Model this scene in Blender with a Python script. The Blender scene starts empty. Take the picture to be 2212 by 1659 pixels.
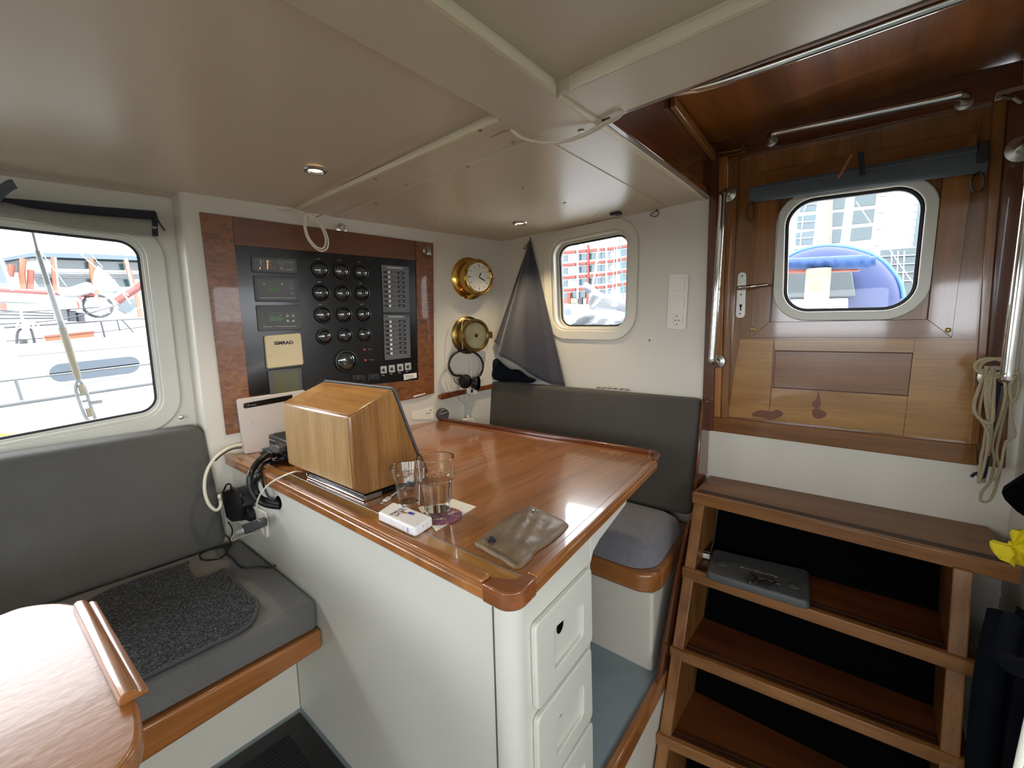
import bpy, bmesh, math, random
from mathutils import Vector, Matrix
random.seed(7)
SC = bpy.context.scene
COL = SC.collection
R = math.radians

# ------------------------------------------------------------------ camera
YAW, PIT, ROL, FPX = R(40.154), R(-6.946), R(-1.397), 929.11
CAM = Vector((0, 0, 1.205))
fw = Vector((math.cos(YAW)*math.cos(PIT), math.sin(YAW)*math.cos(PIT), math.sin(PIT)))
r0 = Vector((math.sin(YAW), -math.cos(YAW), 0)); u0 = r0.cross(fw)
rt = r0*math.cos(ROL)+u0*math.sin(ROL); up = u0*math.cos(ROL)-r0*math.sin(ROL)
cd = bpy.data.cameras.new('camera'); cam = bpy.data.objects.new('camera', cd); COL.objects.link(cam)
cam.matrix_world = Matrix(((rt.x, up.x, -fw.x, CAM.x), (rt.y, up.y, -fw.y, CAM.y), (rt.z, up.z, -fw.z, CAM.z), (0, 0, 0, 1)))
cd.sensor_width = 36; cd.lens = FPX/2212*36; cd.clip_start = .02; cd.clip_end = 600
SC.camera = cam
# ------------------------------------------------------------------ sky, light, exposure
w = bpy.data.worlds.new('overcast_sky'); SC.world = w; w.use_nodes = True
nt = w.node_tree; nt.nodes.clear()
tc = nt.nodes.new('ShaderNodeTexCoord'); sx = nt.nodes.new('ShaderNodeSeparateXYZ'); cr = nt.nodes.new('ShaderNodeValToRGB')
bg = nt.nodes.new('ShaderNodeBackground'); wo = nt.nodes.new('ShaderNodeOutputWorld')
nt.links.new(tc.outputs['Generated'], sx.inputs[0]); nt.links.new(sx.outputs['Z'], cr.inputs[0])
nt.links.new(cr.outputs[0], bg.inputs[0]); nt.links.new(bg.outputs[0], wo.inputs[0])
cr.color_ramp.elements[0].position = 0; cr.color_ramp.elements[0].color = (.92, .935, 1, 1)
cr.color_ramp.elements[1].position = 1; cr.color_ramp.elements[1].color = (.95, .955, 1, 1)
bg.inputs[1].default_value = 1.0
SC.view_settings.view_transform = 'Standard'; SC.view_settings.look = 'None'
SC.view_settings.gamma = 1; SC.view_settings.use_curve_mapping = False
SC.view_settings.exposure = 3.55
SC.cycles.max_bounces = 10; SC.cycles.diffuse_bounces = 6; SC.cycles.glossy_bounces = 4
SC.cycles.transmission_bounces = 8; SC.cycles.transparent_max_bounces = 12
SC.cycles.sample_clamp_indirect = 6

def portal(loc, size, direction, sy):
    l = bpy.data.lights.new('window_light_portal', 'AREA'); l.shape = 'RECTANGLE'; l.size = size; l.size_y = sy
    l.cycles.is_portal = True
    o = bpy.data.objects.new('window_light_portal', l); COL.objects.link(o); o.location = loc
    o.rotation_euler = Vector(direction).to_track_quat('-Z', 'Z').to_euler()

# ------------------------------------------------------------------ pixel -> point on a real plane
def ray(x, y): return fw*FPX+rt*(x-1106)-up*(y-829.5)
def hit(x, y, n, d):
    v = ray(x, y); n = Vector(n); return CAM+v*((d-n.dot(CAM))/n.dot(v))
def PX(x, y, v): return hit(x, y, (1, 0, 0), v)
def PY(x, y, v): return hit(x, y, (0, 1, 0), v)
def PZ(x, y, v): return hit(x, y, (0, 0, 1), v)
NW = Vector((.186, .982, .026)).normalized()            # outboard normal of the left wall
WP0 = Vector((1.778, 1.543, 1.684))
UW = Vector((NW.y, -NW.x, 0)).normalized(); VW = UW.cross(NW)*1.0
if VW.z < 0: VW = -VW
def WL(x, y, off=0.): return hit(x, y, NW, NW.dot(WP0)-off)   # off = distance into the room
def depth(P): return (P-CAM).dot(fw)
def persize(npx, P): return npx*depth(P)/FPX

# ------------------------------------------------------------------ materials
def lin(h):
    h = h.lstrip('#'); out = []
    for i in (0, 2, 4):
        v = int(h[i:i+2], 16)/255; out.append(v/12.92 if v <= .04045 else ((v+.055)/1.055)**2.4)
    return (*out, 1)
def newmat(name):
    m = bpy.data.materials.new(name); m.use_nodes = True
    return m, m.node_tree, m.node_tree.nodes['Principled BSDF']
def coords(nt, scale=(1, 1, 1), rot=(0, 0, 0)):
    t = nt.nodes.new('ShaderNodeTexCoord'); mp = nt.nodes.new('ShaderNodeMapping')
    mp.inputs['Scale'].default_value = scale; mp.inputs['Rotation'].default_value = rot
    nt.links.new(t.outputs['Object'], mp.inputs[0]); return mp.outputs[0]
def noise(nt, vec, scale, detail=3, rough=.5, dist=0):
    n = nt.nodes.new('ShaderNodeTexNoise'); n.inputs['Scale'].default_value = scale; n.inputs['Detail'].default_value = detail
    n.inputs['Roughness'].default_value = rough; n.inputs['Distortion'].default_value = dist
    nt.links.new(vec, n.inputs['Vector']); return n.outputs['Fac']
def ramp(nt, fac, stops):
    r = nt.nodes.new('ShaderNodeValToRGB'); e = r.color_ramp.elements
    while len(e) < len(stops): e.new(.5)
    for q, (p, c) in zip(e, stops): q.position = p; q.color = c
    nt.links.new(fac, r.inputs[0]); return r.outputs[0]
def bump(nt, b, fac, strength, dist=.01):
    n = nt.nodes.new('ShaderNodeBump'); n.inputs['Strength'].default_value = strength; n.inputs['Distance'].default_value = dist
    nt.links.new(fac, n.inputs['Height']); nt.links.new(n.outputs[0], b.inputs['Normal'])
def mixc(nt, fac, a, b, mode='MIX', f=None):
    m = nt.nodes.new('ShaderNodeMix'); m.data_type = 'RGBA'; m.blend_type = mode
    if fac is None: m.inputs[0].default_value = f
    else: nt.links.new(fac, m.inputs[0])
    for s, i in ((a, 6), (b, 7)):
        if isinstance(s, tuple): m.inputs[i].default_value = s
        else: nt.links.new(s, m.inputs[i])
    return m.outputs[2]
def plain(name, col, rough=.5, metal=0, coat=0, spec=.5, var=0, vs=12, bmp=0, bs=200, sheen=0, sub=None):
    m, nt, b = newmat(name)
    b.inputs['Base Color'].default_value = lin(col); b.inputs['Roughness'].default_value = rough
    b.inputs['Metallic'].default_value = metal; b.inputs['Coat Weight'].default_value = coat; b.inputs['Coat Roughness'].default_value = .08
    b.inputs['Specular IOR Level'].default_value = spec; b.inputs['Sheen Weight'].default_value = sheen
    v = coords(nt)
    c = lin(col); k = max(var, .02)
    n = noise(nt, v, vs, 4)
    nt.links.new(ramp(nt, n, [(.3, tuple(x*(1-k) for x in c[:3])+(1,)), (.7, tuple(min(1, x*(1+k)) for x in c[:3])+(1,))]), b.inputs['Base Color'])
    if bmp: bump(nt, b, noise(nt, v, bs, 3), bmp, .002)
    return m
def wood(name, light, dark, axis='y', s=1., rough=.28, coat=.6, contrast=(.35, .68), fleck=.35):
    m, nt, b = newmat(name)
    st = {'x': (.09, 1, 1), 'y': (1, .09, 1), 'z': (1, 1, .09)}[axis]
    st2 = {'x': (.03, 1, 1), 'y': (1, .03, 1), 'z': (1, 1, .03)}[axis]
    v = coords(nt, tuple(q*s for q in st)); v2 = coords(nt, tuple(q*s for q in st2))
    n1 = noise(nt, v, 14, 4, .55, .25); n2 = noise(nt, v2, 170, 3, .6)
    adj = lambda h: tuple(x*k for x, k in zip(lin(h)[:3], (.96, 1.06, 1.10)))+(1,)
    c = ramp(nt, n1, [(contrast[0], adj(dark)), (contrast[1], adj(light))])
    f = ramp(nt, n2, [(.36, (.55, .5, .45, 1)), (.55, (1, 1, 1, 1))])
    c = mixc(nt, None, c, f, 'MULTIPLY', fleck)
    nt.links.new(c, b.inputs['Base Color'])
    b.inputs['Roughness'].default_value = rough; b.inputs['Coat Weight'].default_value = coat; b.inputs['Coat Roughness'].default_value = .06
    bump(nt, b, n1, .04, .01)
    return m
def fabric(name, a, c2, scale=330, bmp=.5, rough=.95, rot=R(45)):
    m, nt, b = newmat(name)
    v = coords(nt, (1, 1, 1), (0, 0, 0))
    ck = nt.nodes.new('ShaderNodeTexVoronoi'); ck.inputs['Scale'].default_value = scale; nt.links.new(v, ck.inputs['Vector'])
    w_ = nt.nodes.new('ShaderNodeTexWave'); w_.inputs['Scale'].default_value = scale*.5; w_.inputs['Distortion'].default_value = 4; w_.bands_direction = 'DIAGONAL'
    w_.inputs['Detail'].default_value = 1; nt.links.new(v, w_.inputs['Vector'])
    n = noise(nt, v, 5, 3)
    c = ramp(nt, w_.outputs['Fac'], [(.15, lin(a)), (.85, lin(c2))])
    c = mixc(nt, None, c, ramp(nt, n, [(.3, (.82, .82, .82, 1)), (.7, (1, 1, 1, 1))]), 'MULTIPLY', .7)
    nt.links.new(c, b.inputs['Base Color']); b.inputs['Roughness'].default_value = rough; b.inputs['Sheen Weight'].default_value = .15
    b.inputs['Specular IOR Level'].default_value = .2
    bump(nt, b, w_.outputs['Fac'], bmp, .0015)
    return m
def emit(name, col, s):
    m, nt, b = newmat(name); b.inputs['Base Color'].default_value = lin(col)
    b.inputs['Emission Color'].default_value = lin(col); b.inputs['Emission Strength'].default_value = s; return m
def paneglass(name, tint=(.96, .98, .97, 1), k=1.35):
    m = bpy.data.materials.new(name); m.use_nodes = True; nt = m.node_tree; nt.nodes.clear()
    o = nt.nodes.new('ShaderNodeOutputMaterial'); t = nt.nodes.new('ShaderNodeBsdfTransparent'); g = nt.nodes.new('ShaderNodeBsdfGlossy')
    f = nt.nodes.new('ShaderNodeFresnel'); mx = nt.nodes.new('ShaderNodeMixShader'); f.inputs[0].default_value = k
    t.inputs[0].default_value = tint; g.inputs['Roughness'].default_value = .02
    nt.links.new(f.outputs[0], mx.inputs[0]); nt.links.new(t.outputs[0], mx.inputs[1]); nt.links.new(g.outputs[0], mx.inputs[2]); nt.links.new(mx.outputs[0], o.inputs[0])
    return m
def glass(name, rough=0, ior=1.45):
    m = bpy.data.materials.new(name); m.use_nodes = True; nt = m.node_tree; nt.nodes.clear()
    o = nt.nodes.new('ShaderNodeOutputMaterial'); g = nt.nodes.new('ShaderNodeBsdfGlass'); g.inputs['IOR'].default_value = ior
    g.inputs['Color'].default_value = (.99, 1, .995, 1); nt.links.new(g.outputs[0], o.inputs[0]); return m

M = {}
M['white'] = plain('white_gloss_paint', '#d3d0c1', .32, var=.02, vs=3, spec=.5)
M['wall'] = plain('white_wall_paint', '#d3cfc2', .42, var=.03, vs=2.5, bmp=.05, bs=60)
M['cabinet'] = plain('pale_cabinet_paint', '#d0d0c6', .38, var=.02, vs=2, bmp=.04, bs=300)
M['ceil'] = plain('cream_ceiling_paint', '#cdc3ae', .27, var=.03, vs=1.5, bmp=.02, bs=40)
M['cream'] = plain('cream_trim_paint', '#d9cfb3', .3)
M['floor'] = plain('blue_grey_deck_paint', '#8b989c', .45, var=.05, bmp=.05)
M['teak'] = wood('golden_teak_varnish', '#bb7a3a', '#8c5322', 'z', 1.2)
M['teakx'] = wood('teak_varnish_along', '#b4713a', '#8a5026', 'x', 1.)
M['teaky'] = wood('teak_varnish_across', '#b4713a', '#8a5026', 'y', 1.)
M['table'] = wood('table_veneer', '#b06f40', '#8f572c', 'x', .9, .22, .6, (.25, .75), .5)
M['table2'] = wood('near_table_veneer', '#ad6d38', '#8b5327', 'x', .9, .30, .16, (.25, .75), .5)
M['table2'].node_tree.nodes['Principled BSDF'].inputs['Specular IOR Level'].default_value = .5
bump(M['table2'].node_tree, M['table2'].node_tree.nodes['Principled BSDF'], noise(M['table2'].node_tree, coords(M['table2'].node_tree), 60, 4), .12, .004)
M['tabley'] = wood('table_edge_board', '#c08a48', '#a56d33', 'y', .9, .22, .6, (.3, .7))
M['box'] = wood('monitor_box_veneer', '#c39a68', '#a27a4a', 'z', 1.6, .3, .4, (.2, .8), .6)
M['boxside'] = wood('monitor_box_veneer_shaded', '#a8743f', '#7f5229', 'z', 1.3, .3, .4, (.3, .7), .6)  # same veneer toned darker, the shade of the box side put into the colour
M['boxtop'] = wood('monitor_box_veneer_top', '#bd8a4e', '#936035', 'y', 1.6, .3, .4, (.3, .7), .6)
M['mahog'] = wood('dark_mahogany', '#6d3a1f', '#4d2513', 'z', 1., .25, .7)
M['mahogy'] = wood('dark_mahogany_across', '#7a3f1e', '#58290f', 'y', 1., .25, .7)
M['corner'] = wood('corner_block_teak', '#9a5a33', '#74401f', 'y', 1., .25, .6)
M['hatch'] = wood('hatch_ceiling_mahogany', '#a35c24', '#6c3a13', 'x', .8, .34, .35)
M['doorv'] = wood('door_teak_upright', '#9a6233', '#744824', 'z', 1.1, .2, .8)
M['doorh'] = wood('door_teak_across', '#8f592b', '#6f4320', 'y', 1.1, .22, .8)
M['doorg'] = wood('door_teak_golden', '#b07a3c', '#94642c', 'y', 1.1, .25, .7)
M['step'] = wood('stair_teak', '#9a6b45', '#7c5032', 'y', 1., .5, .1)
M['stepe'] = wood('stair_teak_edge', '#9c6637', '#7a4a25', 'y', 1.4, .4, .2)
M['stepz'] = wood('stair_teak_upright', '#9c6637', '#7a4a25', 'z', 1.4, .4, .2)
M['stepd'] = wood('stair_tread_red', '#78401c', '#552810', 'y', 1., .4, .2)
M['railing'] = plain('black_plastic', '#17181a', .45)
M['black'] = plain('black_gloss_board', '#070709', .22, coat=.15, bmp=.06, bs=500)
M['matte'] = plain('matt_black_cloth', '#050506', .95, spec=.05, var=.2, vs=300, bmp=.3, bs=400)
M['bplastic'] = plain('black_cable_rubber', '#121214', .4)
M['dgrey'] = plain('dark_grey_plastic', '#4b4d4e', .45)
M['mgrey'] = plain('mid_grey_plastic', '#5f6061', .5)
M['lgrey'] = plain('light_grey_plastic', '#a9aaa6', .4)
M['beige'] = plain('beige_plastic', '#c2b591', .45)
M['wplastic'] = plain('white_plastic', '#e8e5da', .3)
M['wcable'] = plain('white_cable_rubber', '#ded9c6', .45)
M['router'] = plain('pinkish_white_plastic', '#c9c0b8', .35, var=.02)
M['lcd'] = plain('olive_lcd', '#5b5c46', .2)
M['green'] = plain('green_lcd', '#2f5516', .3)
M['led'] = emit('amber_led', '#ff9038', .25)
M['red'] = plain('red_lamp', '#a01818', .2, coat=.6)
M['mark'] = plain('white_print', '#a8a8a2', .6)
M['dial'] = plain('grey_gauge_dial', '#3c3f3c', .5)
M['chrome'] = plain('polished_stainless', '#d8d8d6', .09, 1)
M['satin'] = plain('satin_steel', '#b4b2ac', .35, 1)
M['brass'] = plain('polished_brass', '#c9a050', .13, 1, var=.05)
M['obrass'] = plain('tarnished_brass', '#8a7440', .28, 1, var=.2, vs=9)
M['bdish'] = plain('brushed_brass_dish', '#a8a58a', .22, 1, var=.1, vs=20)
M['paper'] = plain('white_paper', '#e6e2d6', .7)
M['cush'] = fabric('grey_woven_upholstery', '#57565a', '#85837f', 330)
M['cushb'] = fabric('dark_grey_woven_upholstery', '#4a4a4a', '#6b6a66', 330)
M['cushc'] = fabric('charcoal_upholstery', '#4a4641', '#5c5852', 420, .25)
M['cover'] = plain('grey_jersey_cover', '#77767c', .95, var=.08, vs=60, bmp=.25, bs=420, sheen=.3)
M['blind'] = fabric('grey_blue_blind_fabric', '#4a5157', '#616a70', 500, .2)
M['blindn'] = fabric('navy_blind_fabric', '#23252f', '#373a46', 500, .3)
M['blindg'] = plain('light_grey_blind_fabric', '#86867f', .9, var=.06, vs=40)
M['navy'] = plain('navy_cloth', '#242635', .85, var=.08, vs=50, sheen=1., bmp=.2, bs=500)
M['jacket'] = plain('dark_navy_jacket', '#10151e', .95, var=.2, vs=30, spec=.12)
M['yellow'] = plain('bright_yellow_cloth', '#e2cf17', .7, var=.05)
M['rope'] = plain('cream_rope', '#9b8f72', .9, var=.15, vs=200, bmp=.6, bs=300)
M['ropen'] = plain('navy_rope', '#1d1f33', .9, var=.15, vs=200, bmp=.5, bs=300)
M['rubber'] = plain('black_rubber_seal', '#15151a', .5)
M['alu'] = plain('white_window_frame', '#cfcfc4', .3)
M['alug'] = plain('grey_anodised_frame', '#a9a99d', .3, .3)
M['pane'] = paneglass('window_pane')
M['gglass'] = paneglass('gauge_glass', (.95, .95, .95, 1), 2.1)
M['glass'] = glass('tumbler_glass', 0, 1.36)
M['water'] = glass('drinking_water', 0, 1.10)
M['leather'] = plain('taupe_leather', '#6f5c44', .5, var=.3, vs=14, bmp=.7, bs=45, coat=.05)
M['carpet'], nt_c, b_c = newmat('charcoal_carpet'); v_c = coords(nt_c); n_c = noise(nt_c, v_c, 210, 4, .75)
nt_c.links.new(ramp(nt_c, n_c, [(.40, lin('#15171a')), (.52, lin('#30343a')), (.64, lin('#6a7078'))]), b_c.inputs['Base Color']); b_c.inputs['Roughness'].default_value = 1; bump(nt_c, b_c, n_c, .8, .004)
M['binding'] = plain('carpet_binding', '#3a3d42', .6)
M['mat'] = plain('ribbed_black_mat', '#191a1b', .95, var=.2, vs=120)
M['bulb'] = emit('warm_bulb', '#ffd9a0', .35)
M['orange'] = plain('orange_wood_stick', '#9b6030', .5)
M['foil'] = plain('dark_clear_plastic', '#241a14', .1, coat=.6)
# ------------------------------------------------------------------ mesh builder
class MB:
    def __init__(s): s.bm = bmesh.new()
    def face(s, pts):
        vs = [s.bm.verts.new(p) for p in pts]
        try: return s.bm.faces.new(vs)
        except ValueError: return None
    def prism(s, poly, vec):
        poly = [Vector(p) for p in poly]; vec = Vector(vec)
        a = [s.bm.verts.new(p) for p in poly]; b = [s.bm.verts.new(p+vec) for p in poly]; n = len(a)
        s.bm.faces.new(a[::-1]); s.bm.faces.new(b)
        for i in range(n): s.bm.faces.new((a[i], a[(i+1) % n], b[(i+1) % n], b[i]))
        return s
    def box(s, a, b):
        x0, y0, z0 = a; x1, y1, z1 = b
        return s.prism([(x0, y0, z0), (x1, y0, z0), (x1, y1, z0), (x0, y1, z0)], (0, 0, z1-z0))
    def obox(s, c, u, v, w):      # centre and three half-axes
        c, u, v, w = map(Vector, (c, u, v, w))
        return s.prism([c-u-v-w, c+u-v-w, c+u+v-w, c-u+v-w], w*2)
    def bridge(s, la, lb):
        n = len(la)
        for i in range(n):
            try: s.bm.faces.new((la[i], la[(i+1) % n], lb[(i+1) % n], lb[i]))
            except ValueError: pass
    def loops(s, loops, cap0=True, cap1=True, closed=True):   # skin through loops of equal length
        L = [[s.bm.verts.new(p) for p in l] for l in loops]
        for a, b in zip(L, L[1:]):
            if closed: s.bridge(a, b)
            else:
                for i in range(len(a)-1): s.bm.faces.new((a[i], a[i+1], b[i+1], b[i]))
        if cap0: s.bm.faces.new(L[0][::-1])
        if cap1: s.bm.faces.new(L[-1])
        return s
    def ring(s, outer, inner, vec):     # frame between two loops with equal counts
        vec = Vector(vec)
        lo = [Vector(p) for p in outer]; li = [Vector(p) for p in inner]
        L = [[s.bm.verts.new(p) for p in l] for l in (lo, [p+vec for p in lo], [p+vec for p in li], li)]
        for a, b in zip(L, L[1:]+L[:1]): s.bridge(a, b)
        return s
    def holed(s, outer, holes, vec):
        vec = Vector(vec); res = []
        for off in (Vector((0, 0, 0)), vec):
            es = []; lps = []
            for lp in [outer]+holes:
                vs = [s.bm.verts.new(Vector(p)+off) for p in lp]; lps.append(vs)
                for i in range(len(vs)): es.append(s.bm.edges.new((vs[i], vs[(i+1) % len(vs)])))
            bmesh.ops.triangle_fill(s.bm, use_beauty=True, edges=es); res.append(lps)
        for a, b in zip(res[0], res[1]): s.bridge(a, b)
        return s
    def tube(s, pts, r, seg=10, closed=False, cap=True):
        pts = [Vector(p) for p in pts]; n = len(pts)
        rs = r if isinstance(r, (list, tuple)) else [r]*n
        T = []
        for i in range(n):
            if closed: t = pts[(i+1) % n]-pts[i-1]
            else: t = pts[min(i+1, n-1)]-pts[max(i-1, 0)]
            T.append(t.normalized() if t.length > 1e-9 else Vector((0, 0, 1)))
        a = T[0].orthogonal().normalized(); L = []
        for i in range(n):
            a = (a-T[i]*a.dot(T[i]))
            a = a.normalized() if a.length > 1e-6 else T[i].orthogonal().normalized()
            b = T[i].cross(a)
            L.append([s.bm.verts.new(pts[i]+(a*math.cos(2*math.pi*k/seg)+b*math.sin(2*math.pi*k/seg))*rs[i]) for k in range(seg)])
        for i in range(n-1): s.bridge(L[i], L[i+1])
        if closed:
            best = min(range(seg), key=lambda k: (L[0][k].co-L[-1][0].co).length)
            s.bridge(L[-1], L[0][best:]+L[0][:best])
        elif cap: s.bm.faces.new(L[0][::-1]); s.bm.faces.new(L[-1])
        return s
    def lathe(s, prof, o, axis=(0, 0, 1), seg=28, caps=True):
        o = Vector(o); ax = Vector(axis).normalized(); a = ax.orthogonal().normalized(); b = ax.cross(a)
        L = []
        for r, h in prof:
            L.append([o+ax*h+(a*math.cos(2*math.pi*k/seg)+b*math.sin(2*math.pi*k/seg))*max(r, 1e-5) for k in range(seg)])
        return s.loops(L, caps, caps)
    def cyl(s, a, b, r, seg=16): return s.tube([a, b], r, seg)
    def ball(s, c, r, seg=14):
        return s.lathe([(r*math.sin(math.pi*i/8)+1e-5, -r*math.cos(math.pi*i/8)) for i in range(9)], c, (0, 0, 1), seg)
    def dome(s, outline, upv, h, rings=8, p=3., fn=None):    # star-shaped pillow on its outline
        upv = Vector(upv).normalized(); o = [Vector(q) for q in outline]
        c = sum(o, Vector())/len(o); L = []
        for k in range(rings+1):
            t = 1-k/(rings+.6); hh = h*(1-t**p)**(1/2.)
            lp = []
            for q in o:
                P = c+(q-c)*t; e = fn(P, t) if fn else 0
                lp.append(P+upv*(hh+e*(1-t**4)))
            L.append(lp)
        base = [q for q in o]
        return s.loops([L[0]]+L[1:], True, True)
    def grid(s, fn, nu, nv, closed_u=False):
        V = [[s.bm.verts.new(fn(i/(nu-1), j/(nv-1))) for i in range(nu)] for j in range(nv)]
        for j in range(nv-1):
            for i in range(nu-1): s.bm.faces.new((V[j][i], V[j][i+1], V[j+1][i+1], V[j+1][i]))
        return s
    def build(s, name, mat, parent=None, bevel=0, seg=2, ang=38, solid=0, sub=0, smooth=True, loc=None):
        bmesh.ops.remove_doubles(s.bm, verts=s.bm.verts, dist=1e-6)
        if not solid: bmesh.ops.recalc_face_normals(s.bm, faces=s.bm.faces)
        me = bpy.data.meshes.new(name)
        off = Vector((0, 0, 0))
        if parent is None and s.bm.verts:
            co = [v.co for v in s.bm.verts]
            off = Vector(((min(c.x for c in co)+max(c.x for c in co))/2, (min(c.y for c in co)+max(c.y for c in co))/2, min(c.z for c in co)))
            for v in s.bm.verts: v.co = v.co-off
        s.bm.to_mesh(me); s.bm.free()
        me.materials.append(mat if not isinstance(mat, str) else M[mat])
        if smooth:
            me.shade_smooth(); me.set_sharp_from_angle(angle=R(ang))
        o = bpy.data.objects.new(name, me); COL.objects.link(o)
        if parent is None: o.location = off
        else:
            o.parent = parent
            if parent.type == 'EMPTY' and not parent.get('_local'): o.location = -parent.location
            elif parent.type != 'EMPTY' and parent.parent is None and not parent.get('_local'): o.location = -parent.location
        if solid:
            md = o.modifiers.new('thickness', 'SOLIDIFY'); md.thickness = solid; md.offset = 0
        if bevel:
            md = o.modifiers.new('rounded_edges', 'BEVEL'); md.width = bevel; md.segments = seg; md.limit_method = 'ANGLE'; md.angle_limit = R(40); md.harden_normals = False
        if sub:
            md = o.modifiers.new('smooth_surface', 'SUBSURF'); md.levels = sub; md.render_levels = sub
        return o

def tag(o, label=None, cat=None, group=None, kind=None):
    if label: o['label'] = label
    if cat: o['category'] = cat
    if group: o['group'] = group
    if kind: o['kind'] = kind
    return o
def struct(o): o['kind'] = 'structure'; return o
def thing(name, loc, label, cat, group=None, kind=None):
    o = bpy.data.objects.new(name, None); COL.objects.link(o); o.location = loc; o.empty_display_size = .05
    return tag(o, label, cat, group, kind)
def dup(root, **kw):
    def cp(o, par):
        c = o.copy(); COL.objects.link(c); c.parent = par
        for ch in o.children: cp(ch, c)
        return c
    c = cp(root, root.parent)
    if 'loc' in kw: c.location = kw['loc']
    if 'rot' in kw: c.rotation_euler = kw['rot']
    if kw.get('label'): c['label'] = kw['label']
    return c
def rpoly(pts, r, seg=8):         # rounded polygon
    pts = [Vector(p) for p in pts]; n = len(pts); out = []
    for i in range(n):
        p = pts[i]; a = pts[i-1]-p; b = pts[(i+1) % n]-p; rr = r[i] if isinstance(r, (list, tuple)) else r
        la, lb = a.length, b.length; a.normalize(); b.normalize()
        th = a.angle(b); d = min(rr/math.tan(th/2), la*.499, lb*.499) if rr > 0 else 0
        if d <= 1e-6: out += [p.copy()]*(seg+1) if False else [p.copy()]; continue
        re = d*math.tan(th/2); c = p+(a+b).normalized()*(re/math.sin(th/2))
        s0 = p+a*d-c; s1 = p+b*d-c; w_ = s0.angle(s1)
        for k in range(seg+1):
            t = k/seg; out.append(c+(s0*math.sin((1-t)*w_)+s1*math.sin(t*w_))/math.sin(w_))
    return out
def spline(pts, n=8, closed=False):
    pts = [Vector(p) for p in pts]; N = len(pts); out = []
    rng = range(N) if closed else range(N-1)
    for i in rng:
        if closed: p0, p1, p2, p3 = pts[i-1], pts[i], pts[(i+1) % N], pts[(i+2) % N]
        else: p0, p1, p2, p3 = pts[max(i-1, 0)], pts[i], pts[i+1], pts[min(i+2, N-1)]
        for k in range(n):
            t = k/n; out.append(.5*((2*p1)+(p2-p0)*t+(2*p0-5*p1+4*p2-p3)*t*t+(3*p1-p0-3*p2+p3)*t**3))
    if not closed: out.append(pts[-1])
    return out
def text(s, name, mat, parent, origin, u, v, height, extrude=.0006, width=None, align='CENTER', bold=0):
    cu = bpy.data.curves.new(name, 'FONT'); cu.body = s; cu.size = 1; cu.extrude = 0; cu.offset = bold; cu.align_x = align; cu.align_y = 'CENTER'
    o = bpy.data.objects.new(name, cu); me = bpy.data.meshes.new_from_object(o); bpy.data.objects.remove(o)
    xs = [q.co.x for q in me.vertices]; ys = [q.co.y for q in me.vertices]
    H = max(ys)-min(ys); W_ = max(xs)-min(xs); cy = (max(ys)+min(ys))/2
    u = Vector(u).normalized(); v = Vector(v).normalized(); n = u.cross(v)
    sy = height/H; sx_ = (width/W_) if width else sy
    bm = bmesh.new(); bm.from_mesh(me)
    for q in bm.verts:
        q.co = Vector(origin)+u*q.co.x*sx_+v*(q.co.y-cy)*sy
    r_ = bmesh.ops.extrude_face_region(bm, geom=bm.faces[:])
    for q in r_['geom']:
        if isinstance(q, bmesh.types.BMVert): q.co += n*extrude
    b = MB(); b.bm.free(); b.bm = bm
    return b.build(name, mat, parent, smooth=False)
def slabW(quad, th, off=0.):      # slab on left wall from pixel corners; th = how far it stands out
    return MB().prism([WL(x, y, off) for x, y in quad], -NW*th)
# ================================================================== THE CABIN SHELL
def wl(x, z, off=0.):
    d = NW.dot(WP0)-off; return Vector((x, (d-NW.x*x-NW.z*z)/NW.y, z))
ZB = 1.684; XB = 1.778
# left wall with the instrument panel, its rounded return, then the recessed window wall
plan = [wl(.452, -.6, 0), wl(1.80, -.6, 0), wl(1.80, -.6, -.16), wl(.452, -.6, -.16)]
struct(MB().prism(rpoly(plan, [.022, 0, 0, 0], 6), VW*2.45).build('wall_left', 'wall'))
def wwin(c):   # corners (x,z) on the recessed wall
    return [wl(x, z, -.10) for x, z in c]
W1 = [(.358, 1.555), (.360, .940), (-.72, .818), (-.72, 1.60)]
W1b = [(-.92, 1.56), (-.92, .80), (-1.55, .78), (-1.55, 1.58)]
hole1 = rpoly(wwin(W1), .075); hole1b = rpoly(wwin(W1b), .075)
struct(MB().holed([wl(.50, -.35, -.10), wl(.50, 1.80, -.10), wl(-1.8, 1.80, -.10), wl(-1.8, -.35, -.10)], [hole1, hole1b], NW*.06).build('wall_left', 'wall', smooth=False))
def grow(loop, k):      # offset a loop outwards from its centre by k metres (roughly)
    n = len(loop); c = sum(loop, Vector())/n; out = []
    for i in range(n):
        t = (loop[(i+1) % n]-loop[i-1]).normalized(); nn = (loop[i]-c)
        nn = nn-t*nn.dot(t); out.append(loop[i]+nn.normalized()*k)
    return out
def window(name, hole, inward, frame_mat, flange=.045, fth=.01, dep=.05, gl=True):
    """hole loop on the wall face; inward = unit vector into the room"""
    i_ = Vector(inward)
    e = MB().ring(grow(hole, flange), hole, i_*fth).build(name, M[frame_mat], None, bevel=.004, ang=50); struct(e)
    MB().ring(grow(hole, .0005), grow(hole, -.010), -i_*dep*.55).build('inner_frame', M[frame_mat], e, bevel=.002)
    MB().ring([p-i_*dep*.55 for p in grow(hole, -.001)], [p-i_*dep*.55 for p in grow(hole, -.018)], -i_*dep*.35).build('window_frame', M[frame_mat], e, bevel=.002)
    MB().ring([p-i_*(dep*.56) for p in grow(hole, -.016)], [p-i_*(dep*.56) for p in grow(hole, -.025)], -i_*.012).build('rubber_seal', M['rubber'], e)
    g = MB(); lp = [p-i_*dep*.8 for p in grow(hole, -.012)]; g.face(lp)
    g.build('pane', M['pane'], e, smooth=False)
    return e
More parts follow.
